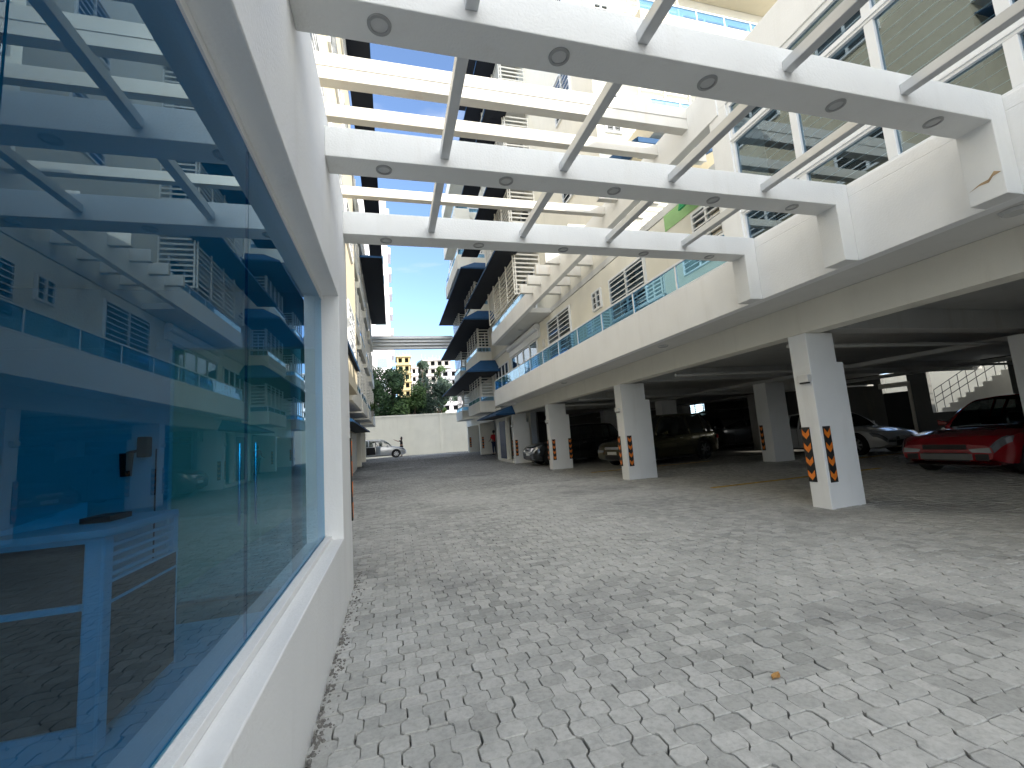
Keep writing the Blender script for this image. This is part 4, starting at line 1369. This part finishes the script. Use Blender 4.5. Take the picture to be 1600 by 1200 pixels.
BX(-.95, -.25, -.862, -.84, .34, .92).build('door_opening', M['cloth_black'], hd)
MB().hexa([(-.22, -.86, .32), (.10, -1.45, .32), (.14, -1.43, .32), (-.18, -.84, .32), (-.22, -.86, .98), (.10, -1.45, .98), (.14, -1.43, .98), (-.18, -.84, .98)]).build('open_door', paint_silver, hd, bevel=.01)
MB().tube((-.20, -.85, .98), (-.24, -.78, 1.38), .018).tube((.12, -1.44, .98), (-.02, -1.22, 1.36), .018).tube((-.24, -.78, 1.38), (-.02, -1.22, 1.36), .018).build('door_frame', M['trim'], hd)
car('white_car', 'white car nose half hidden behind the last column by the end wall', 'car', (8.6, 38.6, .46), math.pi, 4.1, 1.7, 1.5, hatch_top, (.02, .12, .55, .75), paint_white, .31, kind='hatch')

# ================================================================ motorcycle
mc = thing('motorcycle', 'black motorcycle parked under the building beside the person in red', 'motorcycle', (7.3, 28.6, gz(28.6)), R(100))
for x in (-.65, .65):
    w = MB(); seg = 24
    for i in range(seg):
        a = 2 * math.pi * i / seg
        for rr, yy in ((.22, 0), (.28, -.05), (.31, 0), (.28, .05)): w.v.append((x + rr * math.cos(a), yy, .31 + rr * math.sin(a)))
    for i in range(seg):
        j = (i + 1) % seg
        for k in range(4): w.f.append((i * 4 + k, j * 4 + k, j * 4 + (k + 1) % 4, i * 4 + (k + 1) % 4))
    wo_ = w.build('wheel', M['tyre'], mc)
    sp = MB()
    for k in range(6):
        a = math.pi * k / 3
        sp.tube((x, 0, .31), (x + .23 * math.cos(a), 0, .31 + .23 * math.sin(a)), .01, seg=5)
    so_ = sp.build('spoke', M['rim']); so_.parent = wo_
MB().tube((.65, .06, .31), (.42, .06, .85), .02).tube((.65, -.06, .31), (.42, -.06, .85), .02).build('fork', M['chrome'], mc)
MB().tube((.42, 0, .8), (.0, 0, .62), .03).tube((0, 0, .62), (-.55, 0, .68), .03).tube((0, 0, .6), (-.1, 0, .3), .03).tube((-.1, 0, .3), (-.65, 0, .31), .025).build('frame', M['trim'], mc)
MB().hexa([(-.05, -.12, .68), (.35, -.12, .72), (.35, .12, .72), (-.05, .12, .68), (0, -.08, .88), (.3, -.09, .92), (.3, .09, .92), (0, .08, .88)]).build('fuel_tank', M['trim'], mc, bevel=.03)
MB().box(-.1, .2, -.14, .14, .3, .58).build('engine', M['alub'], mc, bevel=.03)
MB().hexa([(-.75, -.10, .76), (-.05, -.12, .70), (-.05, .12, .70), (-.75, .10, .76), (-.78, -.09, .84), (-.05, -.11, .78), (-.05, .11, .78), (-.78, .09, .84)]).build('seat', M['cloth_black'], mc, bevel=.02)
MB().tube((.38, -.35, .98), (.42, 0, .92), .015).tube((.38, .35, .98), (.42, 0, .92), .015).build('handlebar', M['trim'], mc)
MB().tube((.46, 0, .85), (.56, 0, .85), .08, seg=14).build('headlight', M['headlight'], mc)

# ================================================================ people
def skin_mesh(name, verts, edges, mat, parent, root=0, sub=1):
    me = bpy.data.meshes.new(name)
    me.from_pydata([v[0] for v in verts], edges, [])
    o = bpy.data.objects.new(name, me); C.objects.link(o)
    o.modifiers.new('skin', 'SKIN')
    sv = me.skin_vertices[0].data
    for i, v in enumerate(verts):
        r = v[1]
        sv[i].radius = (r, r) if not isinstance(r, tuple) else r
    sv[root].use_root = True
    s = o.modifiers.new('sub', 'SUBSURF'); s.levels = sub; s.render_levels = sub
    dg = bpy.context.evaluated_depsgraph_get()
    nm = bpy.data.meshes.new_from_object(o.evaluated_get(dg))
    o.modifiers.clear(); o.data = nm
    nm.materials.clear(); nm.materials.append(mat)
    for p in nm.polygons: p.use_smooth = True
    o.parent = parent
    return o

def person(label, loc, rz, height, shirt, trousers, hand_l, hand_r, elbow_l, elbow_r, long_hair=False):
    root = thing('person', label, 'person', loc, rz)
    k = height / 1.75
    V = lambda x, y, z: (x * k, y * k, z * k)
    body = []; E_ = []
    def add(p, r, par=None):
        body.append((V(*p), r * k)); i = len(body) - 1
        if par is not None: E_.append((par, i))
        return i
    pel = add((0, 0, .95), .14)
    wst = add((0, 0, 1.10), .125, pel)
    chs = add((0, 0, 1.30), .15, wst)
    nkb = add((0, 0, 1.45), .075, chs)
    nk = add((.01, 0, 1.53), .052, nkb)
    hd_ = add((.02, 0, 1.62), .082, nk)
    add((.02, 0, 1.70), .075, hd_)
    hands = []
    for sgn, hp, el in ((1, hand_l, elbow_l), (-1, hand_r, elbow_r)):
        s = add((0, sgn * .18, 1.41), .062, chs)
        e = add(el, .042, s)
        w = add(hp, .028, e)
        d = (Vector(hp) - Vector(el)).normalized()
        palm = Vector(hp) + d * .07
        pm = add(tuple(palm), .032, w)
        hands.append((Vector(hp), palm, d))
        side = d.cross(Vector((0, 0, 1)))
        side = side.normalized() if side.length > .1 else Vector((1, 0, 0))
        nrm = d.cross(side)
        for f_, (o_, ln) in enumerate(((-.027, .065), (-.009, .08), (.009, .075), (.027, .055))):
            b0 = palm + side * o_ + d * .025
            a = add(tuple(b0), .010, pm)
            b = add(tuple(b0 + d * ln * .55 - nrm * .008), .009, a)
            add(tuple(b0 + d * ln - nrm * .026), .007, b)
        t0 = palm - side * .035 - d * .02
        a = add(tuple(t0), .011, pm)
        add(tuple(t0 - side * .03 + d * .035), .009, a)
    for sgn in (1, -1):
        h = add((0, sgn * .09, .90), .095, pel)
        kn = add((.02, sgn * .10, .50), .060, h)
        an = add((-.01, sgn * .10, .09), .040, kn)
        add((.12, sgn * .11, .035), .035, an)
    skin_mesh('body', body, E_, M['skin'], root)
    # clothes: slightly larger shells over torso with sleeves and legs
    cl = [(V(0, 0, .93), .15 * k), (V(0, 0, 1.10), .145 * k), (V(0, 0, 1.30), .168 * k), (V(0, 0, 1.44), .095 * k)]
    ed = [(0, 1), (1, 2), (2, 3)]
    for sgn, el in ((1, elbow_l), (-1, elbow_r)):
        cl.append((V(0, sgn * .185, 1.41), .078 * k)); i = len(cl) - 1; ed.append((2, i))
        cl.append((V(*[a * .8 + b * .2 for a, b in zip(el, (0, sgn * .18, 1.41))]), .058 * k)); ed.append((i, i + 1))
    skin_mesh('shirt', cl, ed, shirt, root)
    tr = [(V(0, 0, .96), .148 * k)]; ed = []
    for sgn in (1, -1):
        n = len(tr)
        tr += [(V(0, sgn * .09, .88), .105 * k), (V(.02, sgn * .10, .50), .072 * k), (V(-.01, sgn * .10, .12), .058 * k)]
        ed += [(0, n), (n, n + 1), (n + 1, n + 2)]
    skin_mesh('trousers', tr, ed, trousers, root)
    for sgn in (1, -1):
        MB().hexa([V(-.07, sgn * .11 - .045, 0), V(.18, sgn * .11 - .045, 0), V(.18, sgn * .11 + .045, 0), V(-.07, sgn * .11 + .045, 0), V(-.06, sgn * .11 - .04, .09), V(.14, sgn * .11 - .035, .05), V(.14, sgn * .11 + .035, .05), V(-.06, sgn * .11 + .04, .09)]).build('shoe', M['black'], root, bevel=.015)
    hr = bmesh.new(); bmesh.ops.create_uvsphere(hr, u_segments=20, v_segments=12, radius=.105 * k)
    for v in hr.verts:
        v.co.x = v.co.x * 1.05 - .01 * k; v.co.z = v.co.z * 1.1
        if v.co.x > .05 * k and v.co.z < .03 * k: v.co.x = .02 * k
        if long_hair and v.co.z < -.02 * k: v.co.z *= 2.6
        v.co += Vector((0, 0, 1.68 * k))
    for f in hr.faces: f.smooth = True
    me = bpy.data.meshes.new('hair'); hr.to_mesh(me); hr.free(); me.materials.append(M['hair'])
    ho = bpy.data.objects.new('hair', me); C.objects.link(ho); ho.parent = root
    f = MB()
    for sgn in (1, -1):
        f.box(.098 * k, .104 * k, sgn * .03 * k - .012 * k, sgn * .03 * k + .012 * k, 1.645 * k, 1.655 * k)
    f.box(.098 * k, .102 * k, -.022 * k, .022 * k, 1.575 * k, 1.583 * k)
    f.build('face_feature', M['hair'], root)
    MB().hexa([V(.09, -.014, 1.60), V(.118, -.008, 1.60), V(.118, .008, 1.60), V(.09, .014, 1.60), V(.092, -.007, 1.65), V(.100, -.004, 1.65), V(.100, .004, 1.65), V(.092, .007, 1.65)]).build('nose', M['skin'], root)
    for sgn in (1, -1): MB().box(-.005 * k, .03 * k, sgn * .088 * k - .006, sgn * .088 * k + .006, 1.60 * k, 1.66 * k).build('ear', M['skin'], root, bevel=.004)
    return root
person('person in black standing behind the bonnet of the silver hatchback with one arm stretched out', (.74, 40.0, gz(40)), R(180), 1.68, M['cloth_black'], M['cloth_black'], (.55, .30, 1.50), (-.02, -.30, .82), (.30, .28, 1.38), (-.03, -.27, 1.10), True)
person('person in a bright red top and dark trousers standing by the motorcycle', (6.62, 29.2, gz(29.2)), R(110), 1.62, M['cloth_red'], M['cloth_navy'], (.28, .22, 1.02), (.22, -.20, .98), (.02, .28, 1.12), (.0, -.28, 1.12))
# grit and soil gathered along the pavilion wall
dg_ = MB(); rn = random.Random(11)
for k in range(700):
    y = rn.uniform(.4, 5.2); x = XW + .01 + abs(rn.gauss(0, .03)) + (.05 * rn.random() if 4.0 < y < 4.6 else 0)
    r_ = rn.uniform(.003, .012); a = rn.uniform(0, 3.14)
    z = gz(y) - .004
    c_, s_ = math.cos(a) * r_, math.sin(a) * r_
    dg_.hexa([(x - c_, y - s_, z), (x + s_, y - c_, z), (x + c_, y + s_, z), (x - s_, y + c_, z), (x - c_ * .6, y - s_ * .6, z + r_), (x + s_ * .6, y - c_ * .6, z + r_), (x + c_ * .6, y + s_ * .6, z + r_ * .8), (x - s_ * .6, y + c_ * .6, z + r_ * .9)])
go_ = dg_.build('gravel', M['sand']); go_['kind'] = 'stuff'; go_['label'] = 'loose grit gathered along the foot of the white pavilion wall'; go_['category'] = 'gravel'
# fallen leaves and a stone on the paving
def on_ground(px, py): 
    return (px, py, gz(py))
for i, (x, y, a, lab) in enumerate(((1.83, 1.98, .4, 'curled brown dry leaf lying on the pavers near the bottom of the photo'),)):
    m = MB(); 
    for j in range(6):
        t0 = j / 6; t1 = (j + 1) / 6
        w0 = .018 * math.sin(math.pi * t0) + .001; w1 = .018 * math.sin(math.pi * t1) + .001
        z0 = .006 + .012 * abs(t0 - .5); z1 = .006 + .012 * abs(t1 - .5)
        m.quad((-.04 + .08 * t0, -w0, z0 + .008), (-.04 + .08 * t1, -w1, z1 + .008), (-.04 + .08 * t1, 0, z1), (-.04 + .08 * t0, 0, z0))
        m.quad((-.04 + .08 * t0, 0, z0), (-.04 + .08 * t1, 0, z1), (-.04 + .08 * t1, w1, z1 + .010), (-.04 + .08 * t0, w0, z0 + .010))
    o = m.build('dry_leaf', M['brown']); o.location = (x, y, gz(y)); o.rotation_euler = (0, 0, a)
    tag(o, lab, 'leaf')
